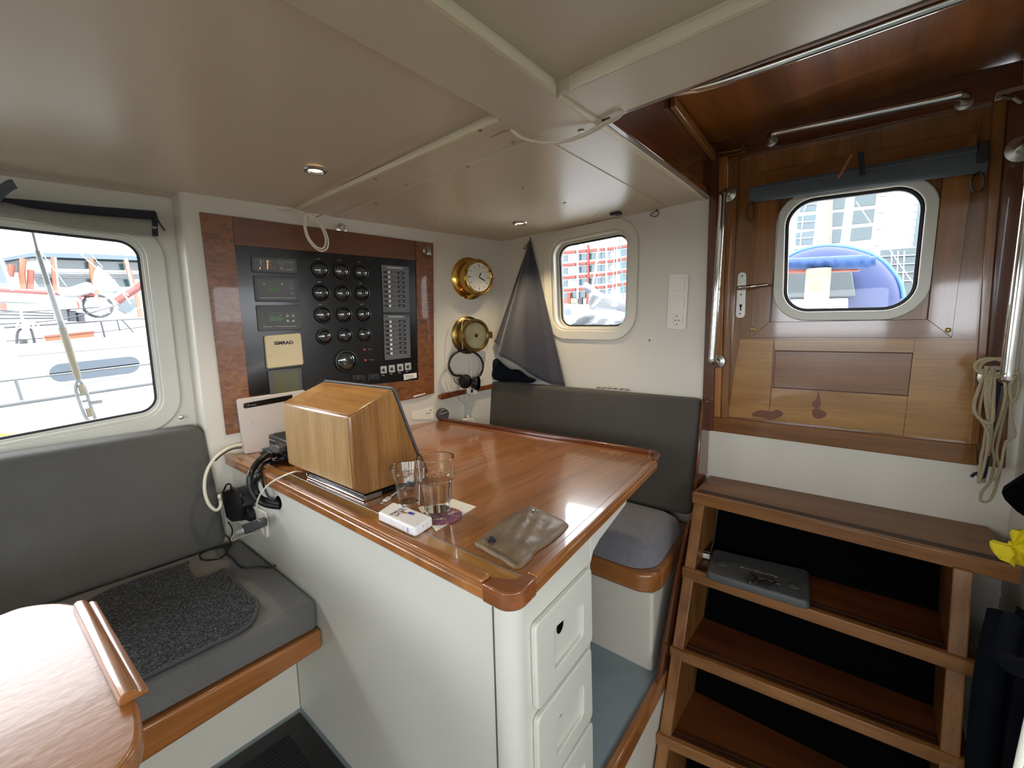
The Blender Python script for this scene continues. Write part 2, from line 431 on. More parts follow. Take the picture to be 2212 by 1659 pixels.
w1 = window('window_1', hole1, -NW, 'alu', .05, .012, .045)
P = wl(.399, .925, -.085); MB().lathe([(.007, 0), (.007, .002), (.004, .003), (.0005, .003)], P, -NW, 12).build('screw', M['satin'], w1)
window('window_4', hole1b, -NW, 'alu')
# back wall with the small window and the door opening
def pxb(l, v=XB): return [PX(x, y, v) for x, y in l]
hole2 = rpoly(pxb([(1190, 523), (1360, 488), (1354, 714), (1197, 713)]), [.075]*4)
doorhole = [Vector((XB, .485, .80)), Vector((XB, -.245, .80)), Vector((XB, -.245, 1.90)), Vector((XB, .485, 1.90))]
struct(MB().holed([Vector((XB, 1.75, -.6)), Vector((XB, 1.75, 2.0)), Vector((XB, -1.5, 2.0)), Vector((XB, -1.5, -.6))], [hole2, doorhole], (.06, 0, 0)).build('wall_back', 'wall', smooth=False))
w2 = window('window_2', hole2, (-1, 0, 0), 'white', .045, .01, .075)
# right partition, far right wall, rear wall, floors
struct(MB().box((1.0, -.36, -.6), (XB, -.32, 2.0)).build('wall_right', 'wall'))
struct(MB().box((.96, -1.5, -.6), (1.0, -.36, 2.0)).build('wall_right', 'wall'))
def rect_hole(plane, a0, a1, z0, z1):
    q = [(a0, z0), (a1, z0), (a1, z1), (a0, z1)]
    return rpoly([(Vector((plane[1], a, z)) if plane[0] == 'x' else Vector((a, plane[1], z))) for a, z in q], .07)
hr = [rect_hole(('y', -1.5), .15, .85, .92, 1.56), rect_hole(('y', -1.5), -.75, .0, .92, 1.56), rect_hole(('y', -1.5), -1.6, -.9, .92, 1.56)]  # large windows out of view, added to brighten the cabin
struct(MB().holed([Vector((1.0, -1.5, -.6)), Vector((1.0, -1.5, 1.8)), Vector((-1.8, -1.5, 1.8)), Vector((-1.8, -1.5, -.6))], hr, (0, -.05, 0)).build('wall_right', 'wall', smooth=False))
for i, h in enumerate(hr): window('window_%d' % (5+i), h, (0, 1, 0), 'alu')
hb = [rect_hole(('x', -1.8), -1.3, -.35, .92, 1.56), rect_hole(('x', -1.8), -.1, .85, .92, 1.56)]  # rear windows behind the camera, also added for more light inside
struct(MB().holed([Vector((-1.8, -1.5, -.6)), Vector((-1.8, -1.5, 1.8)), Vector((-1.8, 2.4, 1.8)), Vector((-1.8, 2.4, -.6))], hb, (-.05, 0, 0)).build('wall_rear', 'wall', smooth=False))
for i, h in enumerate(hb): window('window_%d' % (8+i), h, (1, 0, 0), 'alu')
struct(MB().box((-1.8, .42, -.03), (.53, 2.4, 0)).build('floor', 'floor'))
struct(MB().box((-1.8, -1.5, -.58), (1.9, 1.9, -.55)).build('floor', 'floor'))
struct(MB().box((-1.8, .40, -.55), (.51, .42, 0)).build('trim_1', 'cabinet'))
for h, d in ((hole1, NW), (hole1b, NW), (hole2, Vector((1, 0, 0))), *[(h, Vector((0, -1, 0))) for h in hr], *[(h, Vector((-1, 0, 0))) for h in hb]):
    c = sum(h, Vector())/len(h); sy = max(p.z for p in h)-min(p.z for p in h); hx = Vector((p.x-c.x for p in h)) if False else None
    wd = max((Vector((p.x, p.y, 0))-Vector((c.x, c.y, 0))).length for p in h)*2
    portal(c+d*.12, wd+.12, -d, sy+.12)
portal((1.87, .10, 1.44), .45, (-1, 0, 0), .42)
# ---------------- ceiling: panels, beams, hatch
def zslab(px, z0, th, z=ZB): return MB().prism([Vector((p.x, p.y, z0)) for p in [PZ(x, y, z) for x, y in px]], (0, 0, th))
T = 1.76
b = MB()   # panel left of the long beam, falling a little towards the side
b.prism([(-1.8, .66, 1.708), (.81, .66, 1.708), (.81, 2.02, 1.690), (-1.8, 2.5, 1.684)], (0, 0, .06)); struct(b.build('ceiling', 'ceil', smooth=False))
b = MB(); b.box((-1.8, -1.5, 1.712), (.83, .55, T)); struct(b.build('ceiling', 'ceil', smooth=False))
b = MB(); b.box((.92, .665, 1.6815), (1.80, 1.80, T)); struct(b.build('ceiling', 'ceil', smooth=False))
b = MB(); b.box((-1.8, -1.6, T), (1.9, 2.5, T+.02))
struct(MB().box((-1.85, -1.6, T), (.95, 2.6, T+.02)).build('ceiling', 'ceil')); struct(MB().box((.95, .515, T), (1.9, 2.0, T+.02)).build('ceiling', 'ceil'))  # unseen cover slabs added above panels and beams to block light
beam = MB().box((.797, .66, ZB), (.935, 1.90, T)); struct(beam.build('trim_2', 'ceil', bevel=.003))
beam = MB().box((-1.8, .531, ZB-.0005), (1.79, .682, T)); struct(beam.build('trim_3', 'ceil', bevel=.003))
beam = MB().box((.797, -1.5, ZB+.0006), (.953, .532, T)); struct(beam.build('trim_4', 'ceil', bevel=.003))
def cove(name, a, b2, side, h):    # cream moulding along a beam edge, ends rounded off
    a, b2, side = Vector(a), Vector(b2), Vector(side).normalized(); L = (b2-a).normalized(); n = 6; lp = []
    zt = Vector((0, 0, 1)); m = MB(); loops = []
    for t, k in ((0, .35), (.02, .8), (.035, 1), (1, 1), (1, 1)):
        P = a+L*t if t < 1 else b2
        prof = [P, P+side*.010*k, P+side*.012*k+zt*.004, P+side*.012*k+zt*(h*.55), P+side*.005*k+zt*(h*.62), P+side*.004*k+zt*h, P+zt*h]
        loops.append(prof)
    m.loops(loops[:-1], True, True); return struct(m.build(name, 'cream', ang=30))
cove('trim_5', (.797, .69, ZB), (.797, 1.86, ZB), (-1, 0, 0), .024)
cove('trim_6', (.785, .531, ZB-.0005), (-1.8, .531, ZB-.0005), (0, -1, 0), .028)
cove('trim_7', (.797, .500, ZB), (.797, -1.5, ZB), (-1, 0, 0), .028)
# edge bead beside the hatch
struct(MB().prism([(.80, .531, ZB-.004), (1.778, .531, ZB-.004), (1.778, .514, ZB-.004), (.95, .514, ZB-.004), (.80, .522, ZB-.004)], (0, 0, .02)).build('trim_8', 'cream', bevel=.002))
# hatch recess lined with mahogany
struct(MB().box((.957, -1.0, 1.872), (1.80, .53, 1.90)).build('ceiling', 'hatch', smooth=False))
struct(MB().box((.955, .502, 1.70), (1.778, .516, 1.873)).build('trim_9', 'mahog', smooth=False))
struct(MB().box((.955, .496, ZB-.002), (1.778, .5135, 1.706)).build('trim_10', 'mahogy', bevel=.003))
struct(MB().box((.953, -1.0, ZB+.002), (.966, .505, 1.873)).build('trim_11', 'mahogy', smooth=False))
struct(MB().box((.966, -1.0, 1.70), (1.778, -.98, 1.873)).build('trim_12', 'mahogy', smooth=False))
struct(MB().prism([(1.34, .485, 1.845), (1.34, .502, 1.845), (1.778, .502, 1.81), (1.778, .485, 1.81)], (0, 0, .028)).build('trim_13', 'teakx', bevel=.003))
# stainless edge bar at the front of the hatch
bar = [Vector((.968, .40, 1.70)), Vector((.971, .33, 1.690)), Vector((.975, .26, 1.684))]+[Vector((.978, y, 1.682)) for y in (.1, -.1, -.4, -.8)]
o = MB(); pts = spline(bar, 6); o.tube(pts, [.003+.0045*min(1, i/8) for i in range(len(pts))], 14)
tag(o.build('edge_bar', 'chrome'), 'half-round stainless bar along the near edge of the wooden hatch ceiling', 'bar')
# screws in the far ceiling panel
SCR = [(1011, 360), (877, 399), (1131, 405), (1220, 438), (944, 470), (1037, 493), (813, 439), (1109, 307), (1255, 281), (1038, 281), (812, 386), (730, 468), (650, 12), (1290, 465)]
for i, (x, y) in enumerate(SCR):
    z = ZB if i in (8, 9, 10, 7) else 1.6815
    if i == 12: z = 1.708
    P = PZ(x, y, z); k = 1.5 if i in (8, 12) else 1
    m = MB().lathe([(.0055*k, 0), (.0055*k, -.0015), (.004*k, -.0028), (.0005, -.0031)], P, (0, 0, 1), 14)
    m.build('ceiling_screw', 'satin')
    o = COL.objects[-1]
    where = ['directly above the middle of the beam strip line', 'left of centre, halfway along the far panel', 'in the middle of the far panel, above the corner lamp', 'right of the middle screw, nearer the small window', 'near the wall above the ship clock', 'nearest the clock corner, left of the corner lamp', 'on the beam, low beside its cream strip', 'on the beam crossing, left end of the hanging cable', '', 'on the beam, high beside its cream strip', 'on the beam, halfway down its cream strip', 'above the chrome turn-catch of the panel', '', 'beside the black clip above the small window'][i]
    lab = {12: 'large screw head near the front edge of the left ceiling panel', 8: 'larger screw cap on the beam beneath the hanging white cable'}.get(i)
    if lab: tag(o, lab, 'screw')
    else: tag(o, 'small steel ceiling screw head '+where, 'screw', 'small ceiling screws')
# ================================================================== DOOR AND FRAME
def xslab(px, x, th): return MB().prism([PX(a, b2, x) for a, b2 in px], (th, 0, 0))
struct(xslab([(1541, 900), (2112, 962), (2112, 1007), (1538, 931)], 1.764, .05).build('trim_14', 'doorh', bevel=.003))         # sill
struct(xslab([(1536, 300), (1552, 300), (1541, 931), (1515, 931)], 1.762, .05).build('trim_15', 'mahog', bevel=.003))
struct(xslab([(1553, 330), (1572, 330), (1556, 901), (1541, 901)], 1.768, .04).build('trim_16', 'teak', bevel=.003))
struct(xslab([(1573, 338), (1596, 336), (1572, 904), (1557, 902)], 1.772, .04).build('trim_17', 'doorv', bevel=.003))
struct(xslab([(1540, 285), (2212, 128), (2212, 203), (1550, 350)], 1.770, .05).build('trim_18', 'mahogy', bevel=.003))
struct(xslab([(2147, 205), (2180, 200), (2116, 962), (2098, 960)], 1.768, .04).build('trim_19', 'doorv', bevel=.003))
struct(xslab([(2180, 200), (2222, 190), (2172, 1013), (2113, 1005)], 1.760, .05).build('trim_20', 'mahog', bevel=.003))
XD = 1.790
dw = rpoly(pxb([(1700, 437), (2002, 397), (1974, 668), (1693, 673)], XD), .075)
dq = [(1590, 338), (2152, 205), (2102, 964), (1570, 906)]
door = struct(MB().holed(pxb(dq, XD), [dw], (.03, 0, 0)).build('door_1', 'doorv', smooth=False))
xs = lambda q, th, m, nm, x=XD, bev=.0015: xslab(q, x, th).build(nm, M[m], door, bevel=bev)
# mitred frame around the window
fo = [(1643, 376), (2112, 285), (2055, 729), (1622, 729)]; fi = [(1685, 436), (2037, 376), (2003, 690), (1663, 696)]
for i, m in zip(range(4), ('doorh', 'doorv', 'doorh', 'doorv')):
    j = (i+1) % 4
    xs([fo[i], fo[j], fi[j], fi[i]], -.012, m, 'window_surround', bev=.0008)
for (x, y) in ((1627, 711), (2048, 713)):
    MB().lathe([(.007, 0), (.007, .002), (.003, .003), (.003, .001), (.0005, .001)], PX(x, y, XD-.012), (-1, 0, 0), 14).build('screw', M['obrass'], door)
# lower panels
xs([(1673, 733), (1976, 733), (1973, 762), (1674, 757)], -.004, 'doorg', 'rail', bev=.0006)
xs([(1668, 838), (1961, 856), (1950, 941), (1661, 905)], -.004, 'doorg', 'rail', bev=.0006)
xs([(1976, 733), (2118, 733), (2101, 960), (1951, 941)], -.004, 'doorg', 'stile', bev=.0006)
xs([(1598, 733), (1672, 733), (1661, 905), (1572, 900)], -.004, 'doorg', 'stile', bev=.0006)
xs([(1676, 759), (1971, 764), (1960, 854), (1671, 836)], -.0008, 'doorh', 'sunken_panel', bev=.0004)
# runs of darker varnish near the foot of the door
gd = plain('dark_joint', '#3a2112', .5)
for l in ([(1675, 758), (1972, 763), (1961, 855), (1670, 837)], [(1622, 729), (2055, 729), (2112, 285), (1643, 376)], [(1685, 436), (2037, 376), (2003, 690), (1663, 696)]):
    q = [PX(x, y, XD-(.0035 if l[0][1] == 758 else .002 if l[0][0] == 1622 else .0118)) for x, y in l]; MB().tube(q, .0011, 6, True).build('joint_line', gd, door)
stain = plain('dark_varnish_stain', '#6a3517', .25, coat=.6)
def blob(pts, th=.0008, x=XD-.0041):
    P_ = spline([PX(1480+a/3.022, 700+c/3.022, x) for a, c in pts], 5, True); return MB().prism(P_, (-th, 0, 0))
blob([(868, 445), (878, 470), (885, 520), (872, 548), (835, 540), (832, 510), (855, 490)]).build('varnish_stain', stain, door)
blob([(830, 560), (870, 553), (915, 575), (920, 600), (875, 617), (838, 605)]).build('varnish_stain', stain, door)
blob([(560, 570), (600, 558), (640, 580), (630, 600), (590, 618), (555, 622), (500, 610), (440, 600), (450, 575), (500, 562)]).build('varnish_stain', stain, door)
# window in the door
wf = struct(MB().ring(grow(dw, .033), grow(dw, .002), (-.012, 0, 0)).build('window_3', 'alu', bevel=.004, ang=50))
for o_ in [wf]: o_.location = o_.location
MB().ring(grow(dw, .003), grow(dw, -.008), (.014, 0, 0)).build('rubber_seal', M['rubber'], wf)
g = MB(); g.face([p+Vector((.01, 0, 0)) for p in grow(dw, .002)]); g.build('pane', M['pane'], wf, smooth=False)
# handle and lock plate
zz = lambda a, c: (1480+a/2.514, 120+c/2.514)
pl = rpoly(pxb([zz(288, 1176), zz(336, 1178), zz(326, 1427), zz(275, 1425)], XD), .013, 6)
hp = MB().prism(pl, (-.005, 0, 0)).build('lock_plate', M['satin'], door, bevel=.001)
for a, c, r_ in ((310, 1197, .003), (303, 1298, .003), (298, 1402, .003)):
    MB().cyl(PX(*zz(a, c), XD-.005), PX(*zz(a, c), XD-.0065), r_, 10).build('screw', M['rubber'], hp)
kp = PX(*zz(302, 1358), XD-.0052)
MB().cyl(kp, kp+Vector((-.001, 0, 0)), .005, 12).box(kp+Vector((-.001, -.0025, -.018)), kp+Vector((0, .0025, 0))).build('keyhole', M['rubber'], hp)
h0 = PX(*zz(302, 1265), XD-.005)
MB().tube(spline([h0, h0+Vector((-.03, 0, 0)), h0+Vector((-.042, -.012, 0)), h0+Vector((-.045, -.045, .001)), h0+Vector((-.045, -.095, .004))], 6), [.008]*13+[.0065]*6+[.005]*6, 12).build('door_handle', M['chrome'], door)
# brass slide bolt at the top of the door
bt = thing('slide_bolt', PX(1583, 330, 1.77), 'brass slide bolt on the door header above the left jamb', 'bolt')
xslab([zz(176, 508), zz(346, 478), zz(346, 525), zz(176, 560)], 1.768, -.004).build('bolt_plate', M['obrass'], bt, bevel=.001)
MB().cyl(PX(*zz(180, 530), 1.757), PX(*zz(335, 502), 1.757), .006, 12).build('bolt_rod', M['obrass'], bt)
xslab([zz(308, 480), zz(330, 478), zz(330, 532), zz(308, 535)], 1.764, -.016).build('bolt_keeper', M['obrass'], bt, bevel=.002)
# handrails
def rail(nm, lab, f0, f1, bend0, bend1, r, nor, out=.045, fl=.024):
    f0, f1, nor = Vector(f0), Vector(f1), Vector(nor)
    d = (f1-f0).normalized(); k = .035
    pts = [f0, f0+nor*(out-.02), f0+nor*out+d*.02]+[f0+nor*out+d*.05, f1+nor*out-d*.05, f1+nor*out-d*.02, f1+nor*(out-.02), f1]
    t = thing(nm, f1, lab, 'handrail')
    MB().tube(spline(pts, 6), r, 16).build('rail', M['chrome'], t)
    for f_ in (f0, f1):
        MB().lathe([(fl, 0), (fl, .003), (fl*.6, .006), (r, .008)], f_, nor, 22).build('flange', M['satin'], t)
    return t
rail('handrail', 'upright stainless handrail on the left of the wooden door', PX(1575, 420, 1.764), PX(1551, 781, 1.764), 0, 0, .0125, (-1, .12, 0), .055, .026)
rail('handrail', 'long stainless handrail sloping across the top of the doorway', PX(1666, 305, 1.768), PX(2082, 222, 1.768), 0, 0, .011, (-1, 0, .1), .05, .02)
rail('handrail', 'right-hand stainless handrail with rope hung from its foot', PX(2207, 322, 1.758), PX(2146, 815, 1.758), 0, 0, .0155, (-1, -.10, 0), .10, .032)
# small catch in the hatch corner, far right
t = thing('hatch_catch', PX(2185, 205, 1.765), 'steel catch at the far right of the door header', 'catch')
MB().box(*[PX(2185, 200, 1.765)+Vector(v) for v in ((-.004, -.06, -.012), (0, .03, .012))]).build('catch_plate', M['satin'], t, bevel=.002)
MB().tube([PX(2165, 208, 1.76), PX(2190, 212, 1.74), PX(2205, 222, 1.75)], .005, 10).build('catch_hook', M['satin'], t)
# roller blind over the door window
bl = thing('roller_blind', PX(1880, 400, 1.745), 'rolled slate-blue blind strapped up above the door window', 'blind')
A, B_ = PX(1620, 421, 1.748), PX(2134, 340, 1.748); d = (B_-A).normalized()
lp = []; n = 22
for i in range(n+1):
    t_ = i/n; c = A.lerp(B_, t_); hh = .026+.010*t_; w_ = .016
    uu = Vector((0, 0, 1)); vv = Vector((1, 0, 0))
    lp.append([c+uu*math.cos(a)*hh*(1+.03*math.sin(9*t_))+vv*math.sin(a)*w_ for a in [2*math.pi*k/14 for k in range(14)]])
MB().loops(lp).build('rolled_fabric', M['blind'], bl)
MB().tube([p+Vector((-.017, 0, .012+.006*i/8)) for i, p in enumerate([A.lerp(B_, k/8) for k in range(9)])], .004, 8).build('fold', M['blind'], bl)
MB().box(PX(2122, 345, 1.735)+Vector((-.012, -.010, -.008)), PX(2122, 330, 1.735)+Vector((.01, .010, .028))).build('end_cap', M['bplastic'], bl, bevel=.003)
for (x0, y0, x1, y1, s) in ((1624, 435, 1621, 472, 1), (2116, 370, 2113, 412, 1.1)):
    a, b2 = PX(x0, y0, 1.74), PX(x1, y1, 1.74); ww = Vector((0, .012*s, 0))
    MB().tube(spline([a, a*.6+b2*.4+ww, b2+ww*.6, b2-ww*.6, a*.6+b2*.4-ww*.7, a-ww*.1], 6), .0022, 8).build('cord_loop', M['bplastic'], bl)
xslab([(1853, 331), (1866, 328), (1869, 378), (1857, 382)], 1.726, -.003).build('strap', M['blindn'], bl, bevel=.001)
tag(MB().prism([PX(1837, 334, 1.722), PX(1844, 333, 1.722), PX(1815, 384, 1.722), PX(1808, 385, 1.722)], (-.004, 0, 0)).build('wooden_stick', 'orange', bevel=.001), 'thin orange wooden stick tucked over the slate-blue blind', 'stick')
# rope hank on the right handrail
rp = thing('rope_hank', PX(2150, 1000, 1.66), 'cream rope coiled over the foot of the right handrail', 'rope')
def pr(l, x=1.655): return [PX(a, c, x) for a, c in l]
RL = [[(2140, 800), (2125, 850), (2118, 900), (2135, 940), (2125, 1000), (2112, 1040), (2118, 1000), (2128, 950), (2140, 870), (2150, 815)],
      [(2135, 795), (2105, 870), (2112, 900), (2140, 910), (2145, 860), (2150, 800)],
      [(2165, 800), (2170, 850), (2160, 900), (2145, 960), (2150, 1000), (2140, 1040), (2120, 1062), (2118, 1080), (2140, 1075), (2160, 1020), (2155, 980), (2165, 920), (2180, 840), (2175, 800)],
      [(2195, 800), (2202, 840), (2190, 870), (2182, 840), (2190, 810)],
      [(2180, 805), (2185, 900), (2190, 940), (2170, 955), (2160, 1010), (2150, 1040)],
      [(2130, 790), (2128, 860), (2135, 930), (2120, 990), (2125, 1045), (2130, 1010), (2140, 930), (2135, 850), (2142, 795)]]
for i, l in enumerate(RL):
    MB().tube(spline([p+Vector((.012*math.sin(i*2+k), 0, 0)) for k, p in enumerate(pr(l, 1.65+.008*(i % 3)))], 7), .0042 if i % 2 else .0032, 8).build('rope_loop', M['rope'], rp)
MB().tube(spline(pr([(2160, 800), (2150, 860), (2135, 950), (2125, 1020), (2118, 1030), (2112, 1032)], 1.672), 6), .007, 8).build('navy_rope', M['ropen'], rp)
MB().tube(spline(pr([(2098, 1030), (2110, 1022), (2124, 1032)], 1.672), 4), .004, 8).build('whipping', M['ropen'], rp)
for (x, y, r_) in ((2155, 795, .032), (2140, 792, .028)):
    c = PX(x, y, 1.66); MB().tube([c+Vector((0, math.cos(a)*r_, math.sin(a)*r_*.75)) for a in [2*math.pi*k/20 for k in range(20)]], .0045, 8, True).build('turn', M['rope'], rp)

# ================================================================== STAIRS
st = thing('companionway_ladder', (1.4, .1, -.55), 'wooden companionway steps with open dark risers below the door', 'steps')
TR = [(.615, 1.540, 1.776, .470, -.30, 1.495), (.374, 1.443, 1.700, .468, -.246, 1.441), (.135, 1.345, 1.610, .470, -.240, 1.405), (-.105, 1.235, 1.53, .470, -.240, 1.36), (-.345, 1.13, 1.45, .470, -.24, 1.31)]
for z, x0, x1, yl, yr, xr in TR:
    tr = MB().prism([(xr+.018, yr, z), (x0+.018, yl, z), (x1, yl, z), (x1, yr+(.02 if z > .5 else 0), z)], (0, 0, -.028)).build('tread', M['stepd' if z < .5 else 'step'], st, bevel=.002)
    MB().loops([[Vector((xx+a, yy, z+h)) for a, h in ((0, .004), (.022, .004), (.022, -.038), (.004, -.038))] for xx, yy in ((x0, yl), (xr, yr))]).build('nosing', M['stepe'], tr, bevel=.004)
    for k in (0, 1):
        xx = .028+.017*k
        MB().prism([(x0+xx, yl-.01, z), (x0+xx+.010, yl-.01, z), (xr+xx+.010, yr+.01, z), (xr+xx, yr+.01, z)], (0, 0, .0016)).build('grip_strip', gd, tr)
sx_ = lambda z, k: 1.568-(.615-z)*.43 if k else 1.505-(.615-z)*.19
for nm, yy in (('stringer', (.464, .428)), ('stringer', (-.186, -.222))):
    zt, zb = .585, -.55
    k = yy[0] > 0
    MB().prism([(sx_(zt, k)-.006, yy[0], zt), (sx_(zb, k)-.006, yy[0], zb), (1.36, yy[0], zb), (1.74, yy[0], zt)], (0, yy[1]-yy[0], 0)).build(nm, M['stepz'], st, bevel=.003)
for (z1, z0) in ((.587, .376), (.346, .137), (.107, -.103), (-.135, -.343), (-.375, -.55)):
    xa, xb_ = 1.75-(.615-z1)*.35, 1.75-(.615-z0)*.35
    MB().prism([(xa-.006, .42, z1), (xa-.006, -.186, z1), (xb_-.012, -.186, z0), (xb_-.012, .42, z0)], (.01, 0, 0)).build('riser_cloth', M['matte'], st)
# dark rubber strip where the ladder meets the seat
struct(MB().prism([PY(x, y, .480) for x, y in ((1486, 1125), (1498, 1098), (1466, 1300), (1440, 1430), (1411, 1597), (1397, 1597), (1423, 1430), (1447, 1300), (1472, 1180))], (0, -.008, 0)).build('trim_21', 'mahog', smooth=False))
struct(MB().box((1.0, .472, -.30), (1.778, .492, .60)).build('wall_stair_side', 'wall')) if False else None
# things on the second step
cv = thing('sun_cover', (1.50, .28, .378), 'dark grey moulded instrument cover lying on the second step', 'cover')
zs = lambda a, c: (1400+a/2.517, 1000+c/2.517)
q = [PZ(*zs(350, 470), .40), PZ(*zs(880, 590), .40), PZ(*zs(880, 770), .395), PZ(*zs(315, 600), .395)]
cvb = MB().loops([[p+Vector((0, 0, -.020)) for p in rpoly(q, .012, 4)], [p+Vector((0, 0, -.006)) for p in rpoly(q, .012, 4)], [p*.965+(sum(q, Vector())/4)*.035+Vector((0, 0, .005)) for p in rpoly(q, .012, 4)]]).build('shell', M['dgrey'], cv, bevel=.003)
for a, c in ((405, 550), (795, 672)):
    P = PZ(*zs(a, c), .405); MB().lathe([(.016, 0), (.015, .0015), (.010, .003), (.0005, .0035)], P, (0, 0, 1), 18).build('dimple', M['dgrey'], cv)
ud = (PZ(*zs(500, 565), .405)-PZ(*zs(705, 620), .405)).normalized(); vd = Vector((0, 0, 1)).cross(ud)
text('Raymarine', 'raised_lettering', M['rope'], cv, (PZ(*zs(603, 592), .4055)), ud, vd, .0135, .0006, width=.105)
ky = thing('key_bunch', PZ(*zs(615, 640), .40), 'small tangle of black cord and keys on the dark grey cover', 'keys')
MB().tube(spline([PZ(*zs(a, c), .412) for a, c in ((530, 630), (560, 650), (590, 620), (555, 600), (600, 625), (650, 635), (690, 650), (640, 665), (600, 650), (680, 630))], 5), .0022, 7).build('cord', M['bplastic'], ky)
for a, c, e_ in ((555, 650, 20), (630, 658, -15), (690, 650, 10), (540, 638, -22)):
    P = PZ(*zs(a, c), .4095); Q = PZ(*zs(a+28, c+e_), .4095); s_ = (Q-P).cross(Vector((0, 0, 1))).normalized()*.004
    MB().prism([P-s_, Q-s_*.6, Q+s_*.6, P+s_], (0, 0, .002)).lathe([(.006, 0), (.006, .002)], P, (0, 0, 1), 12).build('key', M['satin'], ky)
sb = thing('clear_box', PZ(*zs(320, 480), .38), 'tiny clear-lidded box at the left end of the second step', 'box')
q = [PZ(*zs(275, 500), .385), PZ(*zs(335, 515), .385), PZ(*zs(352, 445), .385), PZ(*zs(310, 432), .385)]
MB().prism([p+Vector((0, 0, -.008)) for p in q], (0, 0, .018)).build('box_base', M['wplastic'], sb, bevel=.002)
MB().prism([p+Vector((0, 0, .0105)) for p in q], (0, 0, .010)).build('lid', M['foil'], sb, bevel=.002)
# ================================================================== CHART TABLE
TZ = .775
ct = thing('chart_table', (.9, 1.1, -.55), 'white chart table cabinet with varnished wooden top and drawers in its end', 'table')
EN = Vector((-.1165, 1, 0)); ED = .3839
def PE(x, y, o=0.): return hit(x, y, EN, ED-o)
Aw = wl(.492, TZ, .002); Bw = wl(1.385, TZ, .002)
top = rpoly([(Aw.x, Aw.y, TZ), (.490, .421, TZ), (1.412, .5285, TZ), (Bw.x, Bw.y, TZ)], [0, .055, .085, 0], 10)
tp = MB().prism([p+Vector((0, 0, -.030)) for p in top], (0, 0, .022)).build('edge_band', M['teakx'], ct, bevel=.004)
MB().prism([(p.x, p.y, TZ-.008) for p in top], (0, 0, .008)).build('tabletop', M['table'], ct, bevel=.0015)
MB().box((.515, .455, TZ), (.548, Aw.y-.01, TZ+.0015)).build('front_board', M['tabley'], ct)
MB().box((.548, .452, TZ), (.5515, Aw.y-.01, TZ+.0022)).build('steel_strip', M['satin'], ct)
f1 = MB().prism([(.488, .492, TZ-.001), (.512, .492, TZ-.001), (.512, Aw.y-.008, TZ-.001), (.488, Aw.y-.003, TZ-.001)], (0, 0, .011)).build('fiddle', M['teaky'], ct, bevel=.0045, seg=3)
cn = rpoly([(.488, .491, TZ-.030), (.488, .419, TZ-.030), (.560, .427, TZ-.030), (.560, .452, TZ-.030), (.530, .455, TZ-.030), (.514, .491, TZ-.030)], [0, .052, 0, 0, .022, 0], 8)
MB().prism(cn, (0, 0, .034)).build('corner_block', M['corner'], ct, bevel=.003)
ry = lambda x: .4205+.1165*(x-.490)
MB().prism([(.561, ry(.561)-.001, TZ-.001), (1.33, ry(1.33)-.001, TZ-.001), (1.33, ry(1.33)+.020, TZ-.001), (.561, ry(.561)+.020, TZ-.001)], (0, 0, .0065)).build('fiddle', M['teakx'], ct, bevel=.003, seg=3)
bk = rpoly([(1.325, ry(1.325)-.001, TZ-.001), (1.414, ry(1.414)-.001, TZ-.001), (Bw.x+.002, Bw.y-.01, TZ-.001)], [0, .085, 0], 12)
bi = rpoly([(1.325, ry(1.325)+.015, TZ-.001), (1.397, ry(1.397)+.016, TZ-.001), (Bw.x-.015, Bw.y-.01, TZ-.001)], [0, .072, 0], 12)
MB().loops([[a, b_, b_+Vector((0, 0, .016)), a+Vector((0, 0, .016))] for a, b_ in zip(bk, bi)]).build('fiddle', M['mahogy'], ct, bevel=.004, seg=3)
# carcass
cy = lambda x: .447+.1165*(x-.542)
car = rpoly([(.511, 1.80, -.55), (.511, cy(.511), -.55), (.842, cy(.842), -.55), (.842, 1.72, -.55)], [0, .035, .004, 0], 8)
MB().prism(car, (0, 0, 1.295)).build('carcass', M['cabinet'], ct)
MB().box((.5095, .486, -.55), (.5115, .4885, .745)).build('joint_line', M['dgrey'], ct)
ap = [(.842, .745), (1.100, .745), (1.100, .722), (1.092, .712), (.90, .692), (.860, .680), (.842, .655)]
MB().prism([(x, cy(x), z) for x, z in ap], (0, .022, 0)).build('apron', M['cabinet'], ct, bevel=.003)
zq = lambda a, c: (1040+a/3.465, 1180+c/3.465)
en = EN.normalized()
DR = [([(360, 585), (785, 145), (795, 690), (380, 1220)], [(505, 600), (722, 408), (722, 652), (512, 912)], (583, 592)),
      ([(380, 1280), (785, 740), (797, 1255), (393, 1880)], [(522, 1290), (728, 1015), (728, 1240), (528, 1550)], (590, 1215)),
      ([(395, 1940), (797, 1290), (803, 1830), (405, 2560)], [(530, 1930), (738, 1590), (738, 1830), (538, 2190)], (600, 1850))]
for o_, i_, h_ in DR:
    O_ = rpoly([PE(*zq(*p)) for p in o_], .012, 4); I_ = rpoly([PE(*zq(*p)) for p in i_], .012, 4)
    dr = MB().ring(O_, I_, -en*.013).build('drawer', M['cabinet'], ct, bevel=.0035, seg=3)
    MB().prism(I_, -en*.004).build('recess', M['cabinet'], dr)
    c = PE(*zq(*h_), .0045); ux = Vector((1, .1165, 0)).normalized(); uz = Vector((0, 0, 1))
    MB().lathe([(.0155, 0), (.0155, .002), (.012, .0025), (.012, 0)], c, -en, 22, False).build('finger_ring', M['chrome'], dr)
    MB().lathe([(.0122, 0), (.0122, .0008)], c, -en, 22).build('finger_hole', M['matte'], dr)
# cable hole in the cabinet side
hc = PX(600, 1084, .511)
MB().lathe([(.020, 0), (.020, .001), (.016, .0015), (.0005, .0012)], hc+Vector((-.0005, -.01, .002)), (-1, 0, 0), 20).build('cable_hole', M['matte'], ct)
